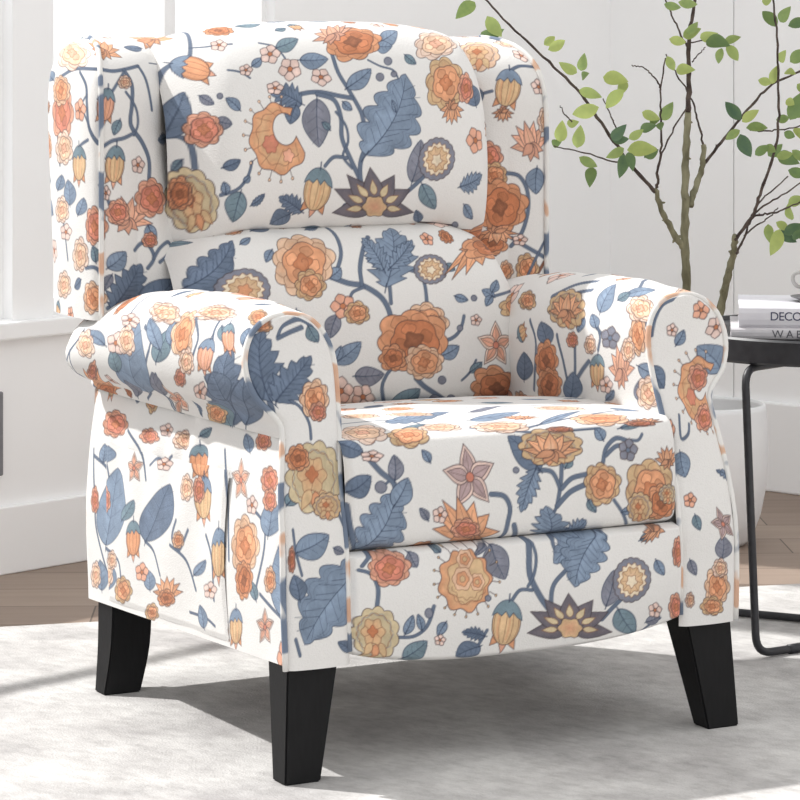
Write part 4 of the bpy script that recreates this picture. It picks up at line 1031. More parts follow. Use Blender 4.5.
('roseR','seat',(0.4683,0.1676),(0.0264,-0.0022),(-0.0025,-0.0053)),
('daisy','footrest',(0.4345,0.1032),(0.0307,-0.0142),(-0.0105,-0.0364)),
('lotus','footrest',(0.3355,0.0376),(0.0705,-0.0098),(0.0061,-0.0621)),
('roseR','footrest',(0.054,0.1623),(0.0327,-0.0022),(-0.0022,-0.0318),2),
('mum','footrest',(0.0336,0.047),(0.035,0.004),(0.0024,-0.0506),1),
('dot','footrest',(0.1111,0.085),(0.0061,-0.0003),(0.0002,-0.0083)),
('spiky','footrest',(0.1709,0.1371),(0.0494,-0.0044),(-0.0041,-0.0597)),
('bud','footrest',(0.2318,0.0552),(0.0286,-0.0084),(-0.0041,-0.0421),1),
('roseR','footrest',(0.5152,0.1368),(0.0101,-0.0033),(-0.0019,-0.0302)),
('roseR','footrest',(0.5129,0.03),(0.0141,-0.0076),(0.0023,-0.029)),
('lily','footrest',(0.4795,0.1832),(-0.0186,0.0018),(0.0191,0.0214)),
('smallR','facing_r',(0.1019,0.4377),(0.021,-0.0008),(-0.0102,-0.0141)),
('small','facing_r',(0.1208,0.4123),(0.0168,-0.0055),(-0.0154,-0.0152)),
('cres','facing_r',(0.0934,0.3237),(0.0516,-0.0022),(0.0122,-0.0551)),
('roseR','facing_r',(0.0886,0.3428),(0.0227,-0.0011),(0.0093,-0.0194)),
('roseR','facing_r',(0.1051,0.2871),(0.0261,-0.0012),(-0.0111,-0.0191)),
('smallR','facing_r',(0.0094,0.2737),(0.0116,0),(-0.005,-0.0153)),
('star','facing_r',(0.1007,0.1394),(0.0276,0.0035),(0.0127,-0.0246)),
('rose','facing_r',(0.0827,0.0529),(0.0326,-0.0022),(0.0003,-0.0282),1),
('roseT','facing_r',(0.0708,0.0255),(0.0295,-0.0019),(0.0004,-0.0142)),
('roseP','facing_r',(0.0901,0.0778),(0.0203,-0.0014),(0,-0.0141)),
('mumT','arm_r',(0.2175,0.2193),(0.0026,-0.0554),(-0.0258,-0.0206),1),
('lily','arm_r',(0.2127,0.2159),(0.0027,-0.0525),(-0.0245,-0.0162)),
('roseO','arm_r',(0.1425,0.2791),(0.0027,-0.0373),(-0.0327,0.0142),1),
('roseO','arm_r',(0.1009,0.2921),(0.0043,-0.0409),(-0.0315,0.0173),2),
('bud','arm_r',(0.1353,0.1371),(0.0019,-0.0244),(-0.0274,0.0124),1),
('smallB','arm_r',(0.1863,0.0887),(0.0021,-0.026),(-0.016,0.0005)),
('rose','arm_r',(0.1951,0.0226),(0.0011,-0.0202),(-0.0299,-0.0021),1),
('lilyS','arm_r',(0.1403,0.0728),(0.0026,-0.0341),(-0.0444,0.0186)),
('roseP','arm_r',(0.1146,0.0189),(0.0023,-0.0303),(-0.0249,0.0105),1),
('roseP','arm_r',(0.2327,0.0315),(0.0028,-0.032),(-0.0206,-0.0168)),
('roseT','arm_r',(0.2243,0.3469),(0.0001,-0.029),(-0.013,-0.0142)),
('roseP','arm_r',(0.1735,0.0452),(0.001,-0.0168),(-0.0183,0.0036)),
('roseP','arm_r',(0.3146,0.021),(0.0334,0.0179),(-0.0136,-0.0304)),
('roseR','side_l',(0.5938,0.2471),(-0.0499,0.0047),(-0.0067,-0.0181),1),
('roseR','pocket',(0.4041,0.2654),(-0.0402,0.0032),(-0.0036,-0.0204),1),
('starP','side_l',(0.5048,0.1974),(-0.0321,0.0033),(-0.0031,-0.0209)),
('starP','pocket',(0.3055,0.21),(-0.0266,0.0023),(-0.0035,-0.0229)),
('budO','side_l',(0.5009,0.1018),(-0.0372,0.0045),(0.0023,-0.0272),1),
('budO','pocket',(0.3092,0.1047),(-0.0313,0.0035),(0.0052,-0.0299),1),
('small','side_l',(0.3966,0.2141),(-0.0368,0.004),(-0.0026,-0.0089)),
('small','pocket',(0.2011,0.2253),(-0.0234,0.0019),(-0.002,-0.0097)),
('budO','side_l',(0.2713,0.2299),(-0.031,0.003),(-0.0042,-0.0227),1),
('budO','pocket',(0.0885,0.238),(-0.0254,0.0019),(-0.0051,-0.0245),1),
('bud','side_l',(0.2473,0.184),(-0.0412,0.0048),(-0.0022,-0.0305)),
('bud','pocket',(0.0721,0.1869),(-0.0303,0.0029),(-0.0055,-0.0326)),
('roseR','side_l',(0.27,0.1941),(-0.0207,0.0023),(-0.0034,-0.0176)),
('roseR','pocket',(0.0862,0.1994),(-0.0138,0.0012),(-0.0023,-0.0192)),
('rose','side_l',(0.3365,0.1214),(-0.0196,0.0023),(0.0006,-0.012)),
('rose','pocket',(0.1426,0.1239),(-0.0182,0.002),(0.001,-0.0128)),
('bud','side_l',(0.2048,0.118),(-0.0328,0.0042),(0.0005,-0.0365)),
('bud','pocket',(0.0142,0.1178),(-0.0273,0.003),(-0.0001,-0.0384)),
('lily','side_l',(0.3857,0.0434),(-0.0541,0.0069),(0.006,-0.0249)),
('lily','pocket',(0.197,0.0401),(-0.0561,0.0074),(0.0086,-0.0271)),
('roseO','side_l',(0.3907,0.0373),(-0.0327,0.0042),(0.0031,-0.0125)),
('roseO','pocket',(0.2027,0.0336),(-0.0341,0.0046),(0.0043,-0.0136)),
('roseT','side_l',(0.5527,0.0277),(-0.0356,0.0044),(0.0036,-0.0195),1),
('roseT','pocket',(0.3655,0.0238),(-0.0358,0.0047),(0.0052,-0.0215),1),
('starP','side_l',(0.1318,0.2223),(-0.0314,0.0036),(-0.0056,-0.027)),
('starP','pocket',(-0.0197,0.2225),(-0.0189,0.0015),(-0.0056,-0.0294)),
('rose','side_l',(0.1197,0.1415),(-0.0426,0.0052),(0.002,-0.0386),1),
('rose','pocket',(-0.0398,0.1364),(-0.0365,0.0037),(-0.0019,-0.0408),1),
('roseO','side_l',(0.1247,0.0957),(-0.027,0.0035),(0.0019,-0.0262),2),
('roseO','pocket',(-0.0366,0.0885),(-0.0216,0.0024),(0.0025,-0.0278),2),
('roseR','side_l',(0.0448,0.2319),(-0.0277,0.0031),(-0.0019,-0.0172),1),
('roseR','pocket',(-0.0597,0.2257),(-0.0188,0.0014),(-0.0038,-0.0187),1),
('roseR','side_l',(0.0426,0.2073),(-0.0231,0.0028),(-0.0008,-0.0148)),
('roseR','pocket',(-0.0599,0.1993),(-0.0155,0.0013),(-0.0019,-0.0162)),
('roseR','side_l',(0.0693,0.2793),(-0.0248,0.0026),(-0.0029,-0.0134)),
('roseR','pocket',(-0.0429,0.2769),(-0.0166,0.0013),(-0.0032,-0.0147)),
('starP','side_l',(0.0659,0.0429),(-0.0272,0.0038),(0.0035,-0.0251)),
('starP','pocket',(-0.0592,0.0261),(-0.0224,0.0028),(0.0042,-0.0268)),
('bud','side_l',(0.1582,0.0286),(-0.0256,0.0035),(0.0048,-0.0269)),
('bud','pocket',(-0.0149,0.0204),(-0.02,0.0025),(0.0047,-0.0283)),
('roseP','side_l',(0.6578,0.0355),(-0.0207,0.0025),(0.0025,-0.0195)),
('roseP','pocket',(0.43,0.0387),(-0.029,0.004),(0.0033,-0.0214)),
('roseR','side_l',(0.6538,0.1384),(-0.0154,0.0016),(-0.0006,-0.019)),
('roseR','pocket',(0.4301,0.1503),(-0.0234,0.0027),(0.0002,-0.0209)),
('rose','side_l',(0.0451,0.1063),(-0.0169,0.0022),(0.0008,-0.0181)),
('rose','pocket',(-0.0593,0.0895),(-0.0144,0.0016),(0.0018,-0.0195)),
('roseP','side_l',(0.3365,0.2514),(-0.0308,0.003),(-0.004,-0.0125)),
('roseP','pocket',(0.1503,0.2632),(-0.0509,0.0052),(-0.0081,-0.0131)),
('roseT','side_l',(0.4476,0.0111),(-0.0261,0.0034),(0.0021,-0.0124)),
('roseT','pocket',(0.2652,0.0046),(-0.0283,0.0039),(0.007,-0.0142)),
('small','side_l',(0.2351,0.0682),(-0.0231,0.003),(0.002,-0.0121)),
('small','pocket',(0.0458,0.0654),(-0.025,0.0033),(0.0022,-0.0128)),
('roseR','side_l',(0.4575,0.2446),(-0.039,0.0041),(-0.0066,-0.0098)),
('roseR','pocket',(0.2743,0.2585),(-0.0249,0.0021),(-0.0035,-0.0112)),
('small','side_l',(0.3963,0.2585),(-0.0262,0.0026),(-0.0029,-0.0089)),
('small','pocket',(0.2029,0.2732),(-0.0182,0.0015),(-0.0022,-0.0097)),
('roseP','arm_l',(0.3826,0.3881),(-0,-0.0353),(0.0196,-0.0075)),
('budP','arm_l',(0.3637,0.0523),(-0.0013,-0.0213),(0.0196,-0.0155),1),
('small','arm_l',(0.4378,0.1677),(-0.0017,-0.0254),(0.0172,0.0308)),
('roseR','arm_l',(0.4282,0.5567),(-0.0006,-0.0227),(0.0211,0.0346)),
('roseP','side_l',(0.3082,0.1926),(-0.0235,0.0026),(0.0007,-0.0183)),
('roseP','pocket',(0.1174,0.1996),(-0.0205,0.0019),(-0.0012,-0.0195)),
('smallR','side_l',(0.473,0.062),(-0.0259,0.0032),(0.0029,-0.0139)),
('smallR','pocket',(0.2877,0.0602),(-0.0256,0.0032),(0.0034,-0.0151)),
('roseP','side_l',(0.588,0.0643),(-0.0198,0.0023),(0.0024,-0.0139)),
('roseP','pocket',(0.4041,0.0635),(-0.0233,0.003),(0.002,-0.0152)),
('small','side_l',(0.0961,0.1949),(-0.0168,0.0019),(0.0009,-0.0127)),
('small','pocket',(-0.045,0.1906),(-0.0136,0.0012),(-0.0014,-0.0135)),
('roseP','wing_l',(0.3124,0.1571),(-0.0304,0.0019),(0.001,-0.0212)),
('smallR','wing_l',(0.2412,0.3104),(-0.022,0.0005),(-0.0003,-0.0179)),
('small','wing_l',(0.124,0.2282),(-0.0132,-0.0004),(0.0001,-0.0134)),
('roseR','wing_l',(0.1047,0.1159),(-0.0137,-0.0004),(0.0003,-0.0119)),
('small','back_upper',(0.1117,0.2769),(0.0127,-0.0013),(-0.0029,-0.0108)),
('dot','back_upper',(0.0592,0.235),(0.004,-0.0003),(-0.0007,-0.0054)),
('dot','back_lower',(0.4887,0.202),(0.0059,0),(-0.001,-0.0047)),
('small','back_lower',(0.4868,0.1678),(0.0116,-0.0005),(-0.0009,-0.0092)),
('small','seat',(0.1364,0.0634),(0.0123,-0.0009),(0.0002,-0.0122)),
('dot','seat',(0.2559,0.1157),(0.0048,-0.0003),(-0.0002,-0.0041)),
('small','footrest',(0.4761,0.0387),(0.0123,-0.0041),(0.0012,-0.0154)),
('dot','footrest',(0.2021,0.1024),(0.0047,-0.0005),(-0.0001,-0.0048)),
('small','footrest',(0.1303,0.039),(0.0092,-0.0004),(0.0009,-0.0102)),
('smallR','facing_r',(0.0267,0.1765),(0.0158,-0.0006),(-0.0023,-0.0109)),
('small','facing_r',(0.0388,0.4119),(0.0105,-0.0004),(-0.0001,-0.0098)),
('roseP','facing_r',(0.0194,0.0369),(0.0102,-0.0003),(0.0001,-0.0113)),
('roseP','arm_r',(0.1741,0.1423),(0.0007,-0.0159),(-0.0139,0.0025)),
('small','arm_r',(0.1174,0.1224),(0.0017,-0.0191),(-0.014,0.0072)),
('roseR','arm_r',(0.1779,0.1906),(0.0014,-0.0177),(-0.0112,0.0017)),
('roseP','seat',(0.1643,0.2852),(0.0288,-0.0172),(-0.0084,-0.0155)),
('roseR','seat',(0.3353,0.1678),(0.022,-0.0017),(-0.0022,-0.005)),
('lily','seat',(0.2981,0.2108),(0.0281,-0.0066),(-0.0091,-0.0142))]
for m in PRINT: (vine if m[0] == 'V' else paint)(*(m[1:] if m[0] == 'V' else m))
# unseen sides and back: the same flowers carried on at random
def scatter(panel, n, s0=0.0):
    p = PANELS[panel]; r = random.Random(len(panel)*7+n); Ls, Lt = p.h[0]*(p.ns-1), p.h[1]*(p.nt-1)
    kinds = ['rose','roseO','blue scalloped','blue serrated','bud','daisy','lily','roseT','blue plain','mum','star','dark serrated']
    for k in range(n):
        c = (s0+r.random()*(Ls-s0), r.random()*Lt); q = r.uniform(.022,.042); a = r.uniform(-.6,.6)
        kd = kinds[k % len(kinds)]; R = (math.cos(a)*q, math.sin(a)*q); U = (math.sin(a)*q, -math.cos(a)*q)
        vine(panel, .004, [(c[0]-.07,c[1]-.06),(c[0]-.03,c[1]+.01),c,(c[0]+.05,c[1]+.06)])
        if ' ' in kd: paint(kd, panel, c, (R[0]*2.2,R[1]*2.2), (U[0]*.8,U[1]*.8))
        else: paint(kd, panel, c, R, (-U[0],-U[1]) if kd in ('bud',) else U, k)
# fine sprigs between the large flowers of the print
scatter('side_r', 26); scatter('back_panel', 60); scatter('wing_r', 10, .20)

def fill_blanks(panel, r, tries):
    """small flowers and leaves wherever the cloth would otherwise stay plain"""
    p = PANELS[panel]; q = random.Random(tries+len(panel)); Ls, Lt = p.h[0]*(p.ns-1), p.h[1]*(p.nt-1)
    kinds = ['rose','blue plain','roseT','blue serrated','smallR','bud','dark plain','roseO','teal plain','lily','blue scalloped','small']; n = 0
    for k in range(tries):
        c = (q.random()*Ls, q.random()*Lt); i, j = int(c[0]/p.h[0]), int(c[1]/p.h[1]); ri, rj = int(r/p.h[0]), int(r/p.h[1])
        w = p.col[max(0,j-rj):j+rj+1:3, max(0,i-ri):i+ri+1:3]
        if np.abs(w-BASE).max() > .02: continue
        a = q.uniform(-.7,.7); s = r*q.uniform(.62,.85); R = (math.cos(a)*s, math.sin(a)*s); U = (math.sin(a)*s, -math.cos(a)*s); kd = kinds[n % len(kinds)]; n += 1
        if ' ' in kd: paint(kd, panel, (c[0]-R[0],c[1]-R[1]), (R[0]*1.9,R[1]*1.9), (U[0]*.6,U[1]*.6))
        else: paint(kd, panel, c, R, U, n)
BASE = np.array((225/255, 223/255, 220/255))
for name, r in (('back_upper',.034),('back_lower',.032),('arm_l',.030),('arm_r',.030),('wing_l',.028),('wing_r',.028),('seat',.030),('side_l',.030)): fill_blanks(name, r, 1500)
for name in ('back_upper','back_lower','arm_l','arm_r','wing_l','wing_r'): fill_blanks(name, .019, 900)

# ------------------------------------------------------------------ build cloth meshes
def cloth(panel, name, parent, solidify=0):
    p = PANELS[panel]; nt, ns = p.nt, p.ns
    me = bpy.data.meshes.new(name); n = nt*ns
    idx = np.arange(n).reshape(nt, ns)
    q = np.stack([idx[:-1,:-1], idx[:-1,1:], idx[1:,1:], idx[1:,:-1]], -1).reshape(-1, 4)
    me.vertices.add(n); me.vertices.foreach_set('co', p.P.reshape(-1).astype(np.float32))
    me.loops.add(q.size); me.loops.foreach_set('vertex_index', q.reshape(-1).astype(np.int32))
    me.polygons.add(len(q)); me.polygons.foreach_set('loop_start', np.arange(0, q.size, 4, dtype=np.int32))
    me.update(calc_edges=True)
    a = me.color_attributes.new('print', 'FLOAT_COLOR', 'POINT')
    c = np.clip(p.col.reshape(-1, 3), 0, 1); c = np.where(c <= .04045, c/12.92, ((c+.055)/1.055)**2.4)
    a.data.foreach_set('color', np.concatenate([c, np.ones((n,1))], 1).astype(np.float32).reshape(-1))
    me.validate()
    return link(name, me, 'fabric', parent)
def edge_pts(panel, which, step=10, push=(0,0,0)):
    P = PANELS[panel].P
    e = {'s0': P[:,0], 's1': P[:,-1], 't0': P[0], 't1': P[-1]}[which]
    return [tuple(np.array(v)+np.array(push)) for v in e[::step]]

chair = empty('wingback_armchair', (0,0,0), CHAIR_ROT)
tag(chair, 'cream wingback recliner armchair with orange and blue floral print on black tapered legs', 'armchair')
cloth('seat', 'seat', chair)
cloth('footrest', 'footrest', chair)
cloth('back_upper', 'back_cushion', chair)
cloth('back_lower', 'lumbar_cushion', chair)
cloth('back_panel', 'back_panel', chair)
def pipe(pts, name, parent, r=.0042, closed=False):
    bm = bmesh.new(); tube(bm, pts, r, 8, closed); return obj_bm(name, bm, 'piping', parent, True)
for s, sfx in ((-1,'l'), (1,'r')):
    a = cloth('arm_'+sfx, 'armrest', chair)
    f = cloth('facing_'+sfx, 'arm_front', chair)
    loop = np.vstack([OUTs, INNs[::-1]])
    pts = [(s*x*1.004, float(y_face(z))+.004, z) for x, z in loop[::2]]
    pipe(pts, 'piping', f, .0043)
    sp = cloth('side_'+sfx, 'side_panel', chair)
    w = cloth('wing_'+sfx, 'wing', chair)
    P = PANELS['wing_'+sfx].P; d = np.linalg.norm(P[0][:,:2]-np.array([s*.383,.5525]), axis=1); i = int(d.argmin())
    col = P[:, i][::8]; col = col[col[:,2] > .52]
    pipe([tuple(v+np.array([s*.001,-.003,0])) for v in col], 'piping', w, .0042)
cloth('pocket', 'side_pocket', chair)
# underside and inner frame
bm = bmesh.new(); box(bm, (-.335,.012,.158), (.335,.66,.36), .004); pass
obj_bm('frame', bm, 'lining', chair)
bm = bmesh.new(); box(bm, (-.30,.60,.36), (.30,.69,.60)); box(bm, (-.30,.645,.55), (.30,.755,.955), .01); obj_bm('inner_back', bm, 'cream_lining', chair)
def chair_leg(sx, back):
    bm = bmesh.new()
    if not back:
        T = dict(xo=.352, xi=.276, yf=-.010, yb=.050, z=.162); B = dict(xo=.3605, xi=.308, yf=-.020, yb=.018, z=0)
        rows = [T, B]
    else:
        T = dict(xo=.343, xi=.279, yf=.600, yb=.660, z=.160); Mi = dict(xo=.350, xi=.286, yf=.592, yb=.645, z=.07); B = dict(xo=.364, xi=.305, yf=.585, yb=.622, z=0)
        rows = [T, Mi, B]
    rings = [[(sx*r['xo'], r['yf'], r['z']), (sx*r['xi'], r['yf'], r['z']), (sx*r['xi'], r['yb'], r['z']), (sx*r['xo'], r['yb'], r['z'])] for r in rows]
    if back:
        P = np.array(rings); rings = [list(map(tuple, catmull(P[:,k], 5))) for k in range(4)]; rings = list(zip(*rings))
    R = [[bm.verts.new(p) for p in r] for r in rings]
    bm.faces.new(R[0]); bm.faces.new(R[-1][::-1])
    for a, b in zip(R, R[1:]):
        for k in range(4): bm.faces.new((a[k], a[(k+1)%4], b[(k+1)%4], b[k]))
    bmesh.ops.recalc_face_normals(bm, faces=bm.faces)
    es = [e for e in bm.edges if e.calc_face_angle(0) > .5]
    bmesh.ops.bevel(bm, geom=es, offset=.002, segments=2, affect='EDGES')
    return obj_bm('leg', bm, 'black_wood', chair)
for bk in (False, True):
    for sx in (-1, 1): chair_leg(sx, bk)

# ------------------------------------------------------------------ room shell
XW, YW = -1.609, 2.191
def struct(name, bm, mat, parent=None, smooth=False):
    o = obj_bm(name, bm, mat, parent, smooth)
    if parent is None: o['kind'] = 'structure'
    return o
bm = bmesh.new(); box(bm, (XW-.12, -5.2, -.05), (4.6, YW+.12, -.012)); struct('floor', bm, 'floor')
def wall_y(u):
    k = (u-400)/FOC; Y = 6.32/(1-1.07*k); return SA*k*Y + CA*Y - 3.122
# window wall: low wall, piers and header around two tall windows
yA0, yA1 = wall_y(12)-1.75, wall_y(12); yB0, yB1 = wall_y(53), wall_y(274)
ZS, ZT, ZC = .455, 2.75, 3.05; TH = .12
bm = bmesh.new()
box(bm, (XW-TH, -5.2, -.05), (XW, YW+TH, ZS)); box(bm, (XW-TH, -5.2, ZT), (XW, YW+TH, ZC))
for a, b in ((-5.2, yA0), (yA1, yB0), (yB1, YW+TH)): box(bm, (XW-TH, a, ZS), (XW, b, ZT))
struct('wall_left', bm, 'wall')
def window(name, y0, y1, bars_y, bars_z):
    w = empty(name, (XW-.06, (y0+y1)/2, ZS)); w['kind'] = 'structure'
    cy = (y0+y1)/2
    bm = bmesh.new(); t = .03
    for a, b in (((-.03, y0-cy, 0), (.035, y0-cy+t*.4, ZT-ZS)), ((-.03, y1-cy-t*.4, 0), (.035, y1-cy, ZT-ZS)), ((-.03, y0-cy+t*.4, 0), (.034, y1-cy-t*.4, t)), ((-.03, y0-cy+t*.4, ZT-ZS-t), (.034, y1-cy-t*.4, ZT-ZS))):
        box(bm, a, b)
    for yy, hw in bars_y: box(bm, (-.018, yy-hw-cy, t), (.018, yy+hw-cy, ZT-ZS-t))
    for zz, hw in bars_z: box(bm, (-.018, y0-cy+t*.4, zz-hw-ZS), (.018, y1-cy-t*.4, zz+hw-ZS))
    struct('window_frame', bm, 'trim', w)
    bm = bmesh.new(); box(bm, (-.003, y0-cy+t*.4, t), (.003, y1-cy-t*.4, ZT-ZS-t)); struct('window_pane', bm, 'glass', w)
window('window_1', yA0, yA1, [], [(.968,.009)])
window('window_2', yB0, yB1, [((wall_y(178)+wall_y(190))/2, .014)], [])
bm = bmesh.new(); box(bm, (XW, -5.2, ZS-.035), (XW+.022, yB1+.03, ZS-.002), .004); struct('trim_1', bm, 'trim')
bm = bmesh.new(); box(bm, (XW, -5.2, -.012), (XW+.014, YW, .113), .003); struct('baseboard_left', bm, 'trim')
# panelled wall: tall boards with narrow grooves
bm = bmesh.new(); box(bm, (XW-TH, YW+.012, -.05), (4.6, YW+TH, ZC))
x = XW; first = True
while x < 4.6:
    x1 = x + .348
    box(bm, (x+(.0015 if x > XW else 0), YW, -.012), (min(x1,4.6)-.0015, YW+.014, ZC)); x = x1
struct('wall_back', bm, 'wall')
bm = bmesh.new(); box(bm, (XW+.014, YW-.016, -.012), (4.6, YW, .182), .004); struct('baseboard_back', bm, 'trim')
# grey socket plate low on the window wall
oy = wall_y(-1)
bm = bmesh.new(); box(bm, (XW, oy-.09, .17), (XW+.008, oy+.004, .325), .003)
tag(obj_bm('wall_socket', bm, 'outlet'), 'grey socket plate low on the window wall, cut by the photo edge', 'socket')

# rug
ry = math.radians(15.6) + math.atan2(SA, CA)
bm = bmesh.new()
c0 = Vector(room(0, 5.175)); ux = Vector((math.cos(ry), math.sin(ry), 0)); uy = Vector((math.sin(ry), -math.cos(ry), 0))
def rp(a, b, z): v = c0 + ux*a + uy*b; return (v.x, v.y, z)
ring = [(-1.6,0),(1.75,0),(1.75,2.5),(-1.6,2.5)]
prism(bm, [rp(a,b,-.012) for a,b in ring], [rp(a,b,0) for a,b in ring], .003)
tag(obj_bm('area_rug', bm, 'rug'), 'faded cream and grey area rug under the floral armchair', 'rug')

# ------------------------------------------------------------------ side table, books, cup
TX, TY, TR, TZ = .717, 5.0, .25, .490
tc = room(TX, TY); table = empty('side_table', (tc[0], tc[1], 0), math.atan2(SA, CA))
tag(table, 'round black metal tray side table with bent tube legs beside the armchair', 'side table')
bm = bmesh.new(); lathe(bm, [(.0,.456),(TR-.004,.456),(TR,.460),(TR,.494),(TR-.003,.4975),(TR-.007,.4965),(TR-.009,.490),(0,.4895)], 72)
obj_bm('table_top', bm, 'black_metal', table, True).modifiers.new('edge', 'EDGE_SPLIT').split_angle = .6
def bent(pts, r, name, parent, mat, rad=.03):
    out = []; P = [Vector(p) for p in pts]
    out.append(P[0])
    for a, b, c in zip(P, P[1:], P[2:]):
        u = (a-b).normalized(); v = (c-b).normalized(); k = min(rad, (a-b).length*.45, (c-b).length*.45)
        s, e = b+u*k, b+v*k
        for i in range(7):
            t = i/6; out.append(s*(1-t)**2 + b*2*t*(1-t) + e*t*t)
    out.append(P[-1]); bm = bmesh.new(); tube(bm, out, r, 10); return obj_bm(name, bm, mat, parent, True)
def tl(X, Y, Z): return (X-TX, Y-TY, Z)
lg = bent([tl(.70,4.97,.4505), tl(.552,4.80,.4505), tl(.5625,4.735,.0075), tl(.93,4.975,.0075), tl(.91,5.05,.4505), tl(.72,4.99,.4505)], .0065, 'leg_frame', table, 'black_metal')
bm = bmesh.new(); tube(bm, [tl(.618,4.7714,.0075), tl(.648,4.791,.0075)], .0078, 12); obj_bm('sleeve', bm, 'black_metal', lg, True)
bent([tl(.70,5.02,.4505), tl(.492,5.10,.4505), tl(.482,5.115,.0075), tl(.93,4.89,.0075), tl(.90,4.90,.4505), tl(.74,4.98,.4505)], .0065, 'leg_frame', table, 'black_metal')
def book(name, X, Y, z, wd, dp, th, rz, cover, ink, text, tx, tsize, spacing, label):
    p = room(X, Y); r = math.atan2(SA, CA)+rz
    b = empty(name, (p[0], p[1], z), r); tag(b, label, 'book', 'books stacked on the side table')
    c = .0025; bm = bmesh.new()
    # case: C-shaped section with a rounded spine toward the camera
    sec = [(dp,0),(.006,0),(.0015,th*.14),(0,th*.35),(0,th*.65),(.0015,th*.86),(.006,th),(dp,th),(dp,th-c),(.008,th-c),(.005,th*.75),(.005,th*.25),(.008,c),(dp,c)]
    prism(bm, [(0,y,zz) for y, zz in sec], [(wd,y,zz) for y, zz in sec]); obj_bm('cover', bm, cover, b)
    bm = bmesh.new(); box(bm, (.004,.0055,c), (wd-.004,dp-.004,th-c)); obj_bm('pages', bm, 'paper', b)
    cu = bpy.data.curves.new('lettering', 'FONT'); cu.body = text; cu.size = tsize; cu.extrude = .0002; cu.space_character = spacing; cu.align_y = 'CENTER'
    t = bpy.data.objects.new('lettering', cu); COL.objects.link(t); bpy.context.view_layer.update()
    me = bpy.data.meshes.new_from_object(t.evaluated_get(bpy.context.evaluated_depsgraph_get())); bpy.data.objects.remove(t); bpy.data.curves.remove(cu)
    t = link('lettering', me, ink, b, False)
    t.location = (tx, -.0003, th/2); t.rotation_euler = (math.pi/2, 0, 0)
    return b
book('hardcover_book', .536, 4.858, TZ, .29, .20, .0195, -.10, 'book_b', 'ink_grey', 'WABI', .066, .0175, 1.5, 'light grey hardcover book lettered WABI, lower of the two on the black side table')
book('hardcover_book', .549, 4.862, TZ+.0196, .27, .19, .0365, -.105, 'book_a', 'ink', 'DECOR', .050, .0195, .92, 'pale hardcover book lettered DECOR, lying on top of the other book')
zc = TZ+.0196+.0366
p = room(.688, 4.925); sc = empty('saucer', (p[0], p[1], zc)); tag(sc, 'small dark grey saucer on the top book at the photo edge', 'saucer')
bm = bmesh.new(); lathe(bm, [(0,0),(.026,0),(.030,.002),(.046,.0075),(.047,.009),(.045,.0092),(.028,.005),(0,.0045)], 40); o = obj_bm('dish', bm, 'dark_ceramic', sc, True)
p = room(.699, 4.925); cp = empty('cup', (p[0], p[1], zc+.0047), math.atan2(SA, CA)); tag(cp, 'light grey cup with a looped handle standing on the saucer', 'cup')
bm = bmesh.new(); lathe(bm, [(0,0),(.020,0),(.024,.003),(.034,.022),(.037,.050),(.0375,.054),(.0355,.054),(.032,.024),(.021,.006),(0,.005)], 40); obj_bm('bowl', bm, 'grey_ceramic', cp, True)
bm = bmesh.new(); tube(bm, catmull([(-.033,0,.022),(-.046,0,.020),(-.054,0,.030),(-.051,0,.041),(-.036,0,.044)], 6), .0032, 8); obj_bm('handle', bm, 'grey_ceramic', cp, True)

# ------------------------------------------------------------------ planter and olive tree
PX, PY = .600, 5.86
pc = room(PX, PY); pot = empty('planter', (pc[0], pc[1], -.012)); tag(pot, 'round matte white planter on the floorboards behind the side table', 'planter')
bm = bmesh.new(); lathe(bm, [(0,0),(.072,0),(.086,.012),(.104,.06),(.116,.12),(.1185,.19),(.115,.262),(.113,.272),(.108,.274),(.105,.268),(.106,.23),(0,.225)], 64); obj_bm('pot', bm, 'ceramic', pot, True)
bm = bmesh.new(); lathe(bm, [(0,.226),(.1055,.226),(.105,.238),(.06,.246),(0,.243)], 40); obj_bm('soil', bm, 'soil', pot, True)
tree = empty('olive_tree', (pc[0], pc[1], .225)); tag(tree, 'slender potted tree with bare grey stems and sparse small green leaves behind the armchair', 'tree')
tb = Vector(tree.location)
def pl(u, v, dY=0.0): return Vector(at(u, v, PY+dY)) - tb
def stem(name, pts, r0, r1, mat, dy0=0.0, dy1=0.0):
    q = catmull([tuple(pl(u, v, dy0+(dy1-dy0)*i/(len(pts)-1))) for i, (u, v) in enumerate(pts)], 6)
    q = q + rng.normal(0, .0009, q.shape)*(np.arange(len(q)) > 0)[:,None]
    n = len(q); rr = [(r0+(r1-r0)*k/(n-1))*(1+.10*math.sin(k*1.9)) for k in range(n)]
    bm = bmesh.new(); tube(bm, q, rr, 8)
    for k in range(4, n-2, 5):                                   # little bud scars along the stem
        d = Vector(rng.normal(0,1,3)).normalized(); p0 = Vector(q[k])
        tube(bm, [p0, p0+d*rr[k]*1.3, p0+d*rr[k]*1.9], [rr[k]*.55, rr[k]*.4, rr[k]*.15], 5)
    return obj_bm(name, bm, mat, tree, True)
t1 = stem('trunk', [(688,412),(687,340),(687,290),(685,245),(685,200),(686,150),(688,112)], .0098, .0066, 'bark')
stem('branch', [(688,112),(689,80),(689,40),(693,12),(698,-18)], .0055, .0026, 'twig')
stem('branch', [(684,248),(672,230),(662,210),(656,190)], .0066, .0048, 'bark', 0, -.05)
stem('branch', [(655,192),(631,165),(605,129),(581,94),(549,62),(515,30),(484,-2)], .0038, .0018, 'twig', -.05, -.16)
stem('branch', [(657,188),(658,170),(661,150),(661,120),(661,90),(665,58)], .0030, .0013, 'twig', -.05, -.10)
stem('branch', [(661,88),(656,80),(648,71),(641,67),(632,66)], .0017, .0010, 'twig', -.09, -.12)
